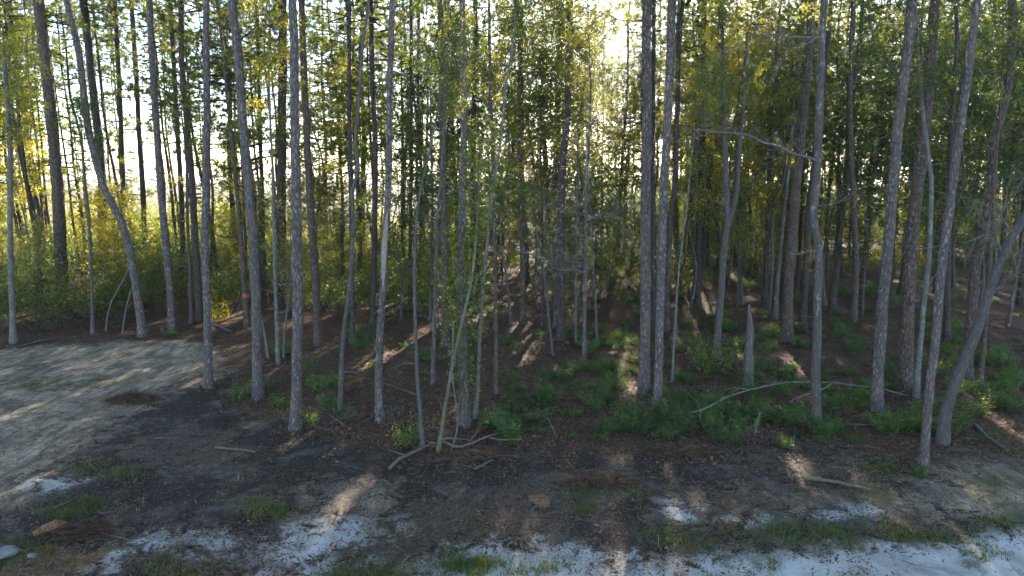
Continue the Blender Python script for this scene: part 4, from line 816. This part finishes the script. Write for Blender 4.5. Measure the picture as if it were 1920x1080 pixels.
# brush pile of grey twigs
p = G(690, 795); p[2] = ground_z(p[0], p[1]); t = empty('brush_pile', p); tag(t, 'tangle of grey dead twigs left of the scarred pine foot', 'brush')
for k in range(16):
    mb = MB(); a = r.uniform(0, 6.28); q = r.normal(size=3)*[.45, .2, 0]; spray(mb, q, [math.cos(a), math.sin(a)*.6, r.uniform(.1, .9)], r.uniform(.4, .8), r, 2, .008, n=3); obj('twig', mb.mesh('twig', [M['twig']]), t)
def mound(name, px, py, rx, ry, h, mat, label, cat, nneedle=700):
    p = G(px, py); p[2] = ground_z(p[0], p[1]); d = np.linalg.norm(p-[0, 0, CAM_H]); Rx = rx*d/F; Ry = Rx*ry/rx*2.2
    n = 26; u = np.linspace(-1, 1, n); U, V_ = np.meshgrid(u, u); an = np.arctan2(V_, U); e = np.clip(1-np.hypot(U, V_)*(.85+1.1*fbm(np.cos(an)*1.6+px, np.sin(an)*1.6+py)), 0, 1)
    Z = h*(e**.7)*(.4+1.1*fbm(U*3+px, V_*3+py))+h*.35*(r.random(U.shape)-.5)*(e > .05)-.03*(e < .05)
    t = empty(name, p); tag(t, label, cat); mb = MB(); q = (np.arange(n-1)[:, None]*n+np.arange(n-1)[None]).ravel()
    mb.add(np.stack([U*Rx, V_*Ry, Z], -1), Q=np.stack([q, q+1, q+n+1, q+n], -1)); obj('heap', mb.mesh('heap', [M[mat]]), t)
    mb = MB(); m = nneedle; a = r.uniform(0, 6.28, m); q = np.sqrt(r.random(m))*1.15; C = np.c_[np.cos(a)*q*Rx, np.sin(a)*q*Ry, h*np.clip(1-q, 0, 1)**.7*.8+.02]
    D = r.normal(size=(m, 3))*[1, 1, .35]; blades(mb, C, D, r.uniform(.1, .3, m), r.uniform(.008, .016, m), 0, r, r.random(m)*.6); o = obj('dry_needles', mb.mesh('dry_needles', [M['litter']]), t); o['kind'] = 'stuff'
mound('debris_pile', 248, 754, 38, 9, .22, 'debris', 'low brown heap of roots and needles at the edge of the sandy track', 'pile')
mound('debris_pile', 1125, 908, 60, 9, .18, 'debris', 'long dark heap of root debris right of the orange stump', 'pile')
mound('debris_pile', 150, 1000, 40, 12, .14, 'debris', 'dark root heap behind the cut orange wood at lower left', 'pile')
mound('debris_pile', 870, 855, 60, 8, .10, 'debris', 'brown needle bank under the mossy sapling', 'pile')
mound('debris_pile', 1280, 848, 70, 7, .12, 'debris', 'dark needle bank along the soil below the close pair', 'pile')
# stump stub, cut log, rock
p = G(1016, 934); p[2] = ground_z(p[0], p[1]); t = empty('cut_stump', p); tag(t, 'low orange ground-down stump in the middle of the dark soil', 'stump')
mb = MB(); mb.add(*tube([[0, 0, -.05], [0, 0, .015], [.02, 0, .035], [.01, 0, .05]], [.24, .20, .13, .06], 16, .28, r)); obj('stub', mb.mesh('stub', [M['cut']]), t)
for k in range(10):
    a = r.uniform(0, 6.28); q = r.uniform(.15, .5); mb = MB(); c = np.array([math.cos(a)*q, math.sin(a)*q, .02]); b_ = r.uniform(0, 6.28); dd = np.array([math.cos(b_), math.sin(b_), r.uniform(-.1, .3)])*r.uniform(.05, .13)
    mb.add(*tube([c-dd, c, c+dd], [.008, .014, .006], 5, .2, r)); obj('splinter', mb.mesh('splinter', [M['stick']]), t)
p = G(95, 1000); p[2] = ground_z(p[0], p[1]); t = empty('cut_log', p); tag(t, 'orange cut wood slab half buried at lower left', 'log')
e0 = G(62, 1008); e1 = G(126, 990); mb = MB(); dd = (e1-e0); mb.add(*tube([-dd*.5+[0, 0, .03], -dd*.2+[0, 0, .06], dd*.2+[0, 0, .07], dd*.5+[0, 0, .05]], [.03, .06, .07, .035], 9, .38, r)); obj('wood', mb.mesh('wood', [M['cut']], False), t)
for px, py, s, lb in [(14, 1045, .16, 'pale angular rock at the lower left corner'), (56, 1045, .07, 'small grey rock right of the pale angular rock')]:
    p = G(px, py); p[2] = ground_z(p[0], p[1])+s*.25; import bmesh
    bm = bmesh.new(); bmesh.ops.create_icosphere(bm, subdivisions=1, radius=s)
    for v in bm.verts: v.co = Vector((v.co.x*1.3, v.co.y*.9, v.co.z*.6))*(.55+.85*float(r.random()))
    me = bpy.data.meshes.new('rock'); bm.to_mesh(me); bm.free(); me.materials.append(M['rock']); tag(obj('rock', me, None, p, .4), lb, 'rock')

# ------------------------------------------------------------------ labels that single out the repeats
REF = [(25, 'edge sapling'), (118, 'thick dark pine'), (268, 'crooked pine'), (324, 'slim grey pine'), (391, 'string-marked pine'), (462, 'taped pine'), (554, 'nearest straight pine'), (637, 'wavy trunk'), (713, 'scarred pine'), (793, 'bare sapling'), (873, 'vine-covered pine'),
       (929, 'slender brown trunk'), (982, 'brown middle pine'), (1051, 'stout dark pine'), (1096, 'twig-spray tree'), (1218, 'close pair'), (1344, 'forked hardwood'), (1403, 'broken snag'), (1477, 'tall brown pine'), (1533, 'kinked trunk'), (1600, 'bent pine'), (1644, 'plated pine'), (1698, 'stout brown pine'), (1732, 'pale straight trunk'), (1812, 'curving pine')]
ORD = 'first second third fourth fifth sixth seventh eighth ninth tenth eleventh twelfth thirteenth fourteenth fifteenth sixteenth seventeenth eighteenth nineteenth twentieth'.split(); ORD += ['twenty-'+w for w in ORD[:9]]+['thirtieth']+['thirty-'+w for w in ORD[:9]]
DESC = {'pole-thin back pines': 'pole-thin dark back pine', 'back pines left of the middle': 'slender dark back pine', 'back pines behind the middle': 'slender dark back pine', 'back pines right of the close pair': 'slender dark back pine', 'young pines': 'young low-needled back pine', 'leafy hardwoods in the middle': 'grey-green leafy hardwood',
        'leafy hardwoods right of the close pair': 'yellow-green leafy hardwood', 'dark hardwoods on the right': 'dark green leafy hardwood', 'green hardwoods left of the vine-covered pine': 'green leafy hardwood', 'yellow hardwoods behind the left pines': 'yellow-leaved hardwood', 'yellow hardwoods at the left corner': 'bright yellow hardwood',
        'understory saplings left': 'small leafy back sapling', 'understory saplings right': 'small leafy back sapling', 'thicket behind the sandy track': 'dark thicket bush', 'sunlit bushes far left': 'sunlit far yellow-green bush', 'shaded bushes behind the middle': 'shaded back bush', 'shaded bushes on the right': 'shaded back bush',
        'low shrubs left of the close pair': 'low green shrub', 'low shrubs right of the close pair': 'low green shrub', 'low shrubs at the right': 'low green shrub'}
cells = {}
for o in COL.objects:
    d = DESC.get(o.get('group'))
    if d and not o.parent:
        x = px_of(o.location)[0]; cells.setdefault((d, int(np.searchsorted([q for q, _ in REF], x))), []).append((x, o))
for (d, i), L in cells.items():
    L.sort(key=lambda q: q[0])
    L2 = [q for q in L if -20 < q[0] < 1940]
    for x, o in L:
        if not -20 < x < 1940: o['label'] = d+' standing beyond the picture edge, past the '+(REF[0][1] if x < 0 else REF[-1][1]); continue
        n = [q[1] for q in L2].index(o)
        w = 'left of the '+REF[0][1] if i == 0 else 'right of the '+REF[-1][1] if i == len(REF) else 'between '+REF[i-1][1]+' and '+REF[i][1]
        o['label'] = d+' '+w+((', '+ORD[min(n, len(ORD)-1)]+' from left') if len(L2) > 1 else '')

# ------------------------------------------------------------------ leaves cut from crowns and bushes so sun reaches chosen ground spots
bpy.context.view_layer.update()
def sun_gaps(spots):
    S = np.array(SUN); A = np.array([G(x, y) for x, y, _ in spots]); RR = np.array([q for _, _, q in spots]); cache = {}; made = 0; gr = np.random.default_rng(3)
    for o in list(COL.objects):
        if o.type != 'MESH' or not (o.name.startswith('crown') or o.name.startswith('bush')): continue
        me = o.data
        if me.name not in cache:
            V = np.empty(len(me.vertices)*3, np.float32); me.vertices.foreach_get('co', V); V = V.reshape(-1, 3); n = len(me.polygons)
            ls = np.empty(n, np.int32); me.polygons.foreach_get('loop_start', ls); lt = np.empty(n, np.int32); me.polygons.foreach_get('loop_total', lt)
            lv = np.empty(len(me.loops), np.int32); me.loops.foreach_get('vertex_index', lv); mi = np.empty(n, np.int32); me.polygons.foreach_get('material_index', mi)
            tn = np.empty(len(V), np.float32); me.attributes['tint'].data.foreach_get('value', tn); cen = V[lv[ls+1]]; cache[me.name] = (V, ls, lt, lv, mi, tn, cen, np.linalg.norm(V, axis=1).max())
        V, ls, lt, lv, mi, tn, cen, rad = cache[me.name]
        mw = np.array(o.matrix_world); C = cen@mw[:3, :3].T+mw[:3, 3]; cc = C.mean(0); rad = np.linalg.norm(C-cc, axis=1).max()
        d = cc-A; near = np.linalg.norm(d-(d@S)[:, None]*S, axis=1) < rad+RR
        if not near.any(): continue
        kill = np.zeros(len(C), bool)
        for a, q in zip(A[near], RR[near]):
            d = C-a; dd_ = np.linalg.norm(d-(d@S)[:, None]*S, axis=1)/(q*1.25); kill |= (gr.random(len(C)) < 1.5*(1-dd_**2)*np.where(vnoise(C[:, 0]*1.1+C[:, 2], C[:, 2]*1.7+a[0]) < .80, 1, .1)) & (mi == 1)
        if kill.sum() < 8: continue
        mb = MB(); keep = ~kill; mb.V = [V]; mb.c = [tn]; mb.n = len(V)
        for nn in (3, 4):
            for m in (0, 1):
                f = keep & (lt == nn) & (mi == m)
                if f.any():
                    F_ = lv[ls[f][:, None]+np.arange(nn)]
                    (mb.Q if nn == 4 else mb.T).append(F_); (mb.qm if nn == 4 else mb.tm).append(np.full(len(F_), m))
        used = np.unique(np.concatenate([x.ravel() for x in mb.Q+mb.T])); rm = np.full(len(V), -1); rm[used] = np.arange(len(used))
        mb.V = [V[used]]; mb.c = [tn[used]]; mb.Q = [rm[x] for x in mb.Q]; mb.T = [rm[x] for x in mb.T]; mb.n = len(used)
        mats = [(sl_.link, sl_.material) for sl_ in o.material_slots]
        o.data = mb.mesh(me.name, [m for _, m in mats]); made += 1
        for k, (lk, m) in enumerate(mats): slot(o, k, m)
    print('sun gaps', made)
sun_gaps([(0, 792, .32), (28, 781, .32), (58, 770, .32), (90, 757, .32), (125, 744, .3), (160, 731, .3), (195, 718, .28), (230, 706, .28), (262, 695, .26), (550, 830, .22), (430, 910, .2), (700, 900, .28), (655, 935, .28), (1645, 925, .36), (1660, 940, .36), (1500, 875, .3),
          (1860, 1025, .35), (1905, 1065, .35), (1820, 925, .22), (1000, 640, .4), (985, 665, .4), (1165, 650, .5), (1185, 690, .5), (1190, 720, .4), (1425, 640, .5), (1395, 660, .4), (1480, 680, .5), (1495, 640, .4), (1590, 775, .35), (1850, 770, .4), (1820, 745, .35), (1505, 745, .3), (1060, 690, .3), (975, 615, .4), (330, 650, .25), (420, 600, .5), (1330, 580, .5), (900, 590, .5)])

# ------------------------------------------------------------------ haze box added for the veiling glow round the sun
HZ = 0.0004
import bmesh
bm = bmesh.new(); bmesh.ops.create_cube(bm, size=1.0); me = bpy.data.meshes.new('haze'); bm.to_mesh(me); bm.free()
hm = bpy.data.materials.new('glow_haze'); hm.use_nodes = True; hm.node_tree.nodes.clear(); hv = hm.node_tree.nodes.new('ShaderNodeVolumePrincipled'); ho = hm.node_tree.nodes.new('ShaderNodeOutputMaterial')
hv.inputs['Color'].default_value = (.92, .94, 1, 1); hv.inputs['Density'].default_value = HZ; hv.inputs['Anisotropy'].default_value = .78
hm.node_tree.links.new(hv.outputs[0], ho.inputs['Volume']); me.materials.append(hm)
o = obj('haze', me, None, (0, 1050, 11.5), 0, (3100, 2900, 31)); o['kind'] = 'stuff'; o['label'] = 'thin pale haze added for the soft glow round the sun'
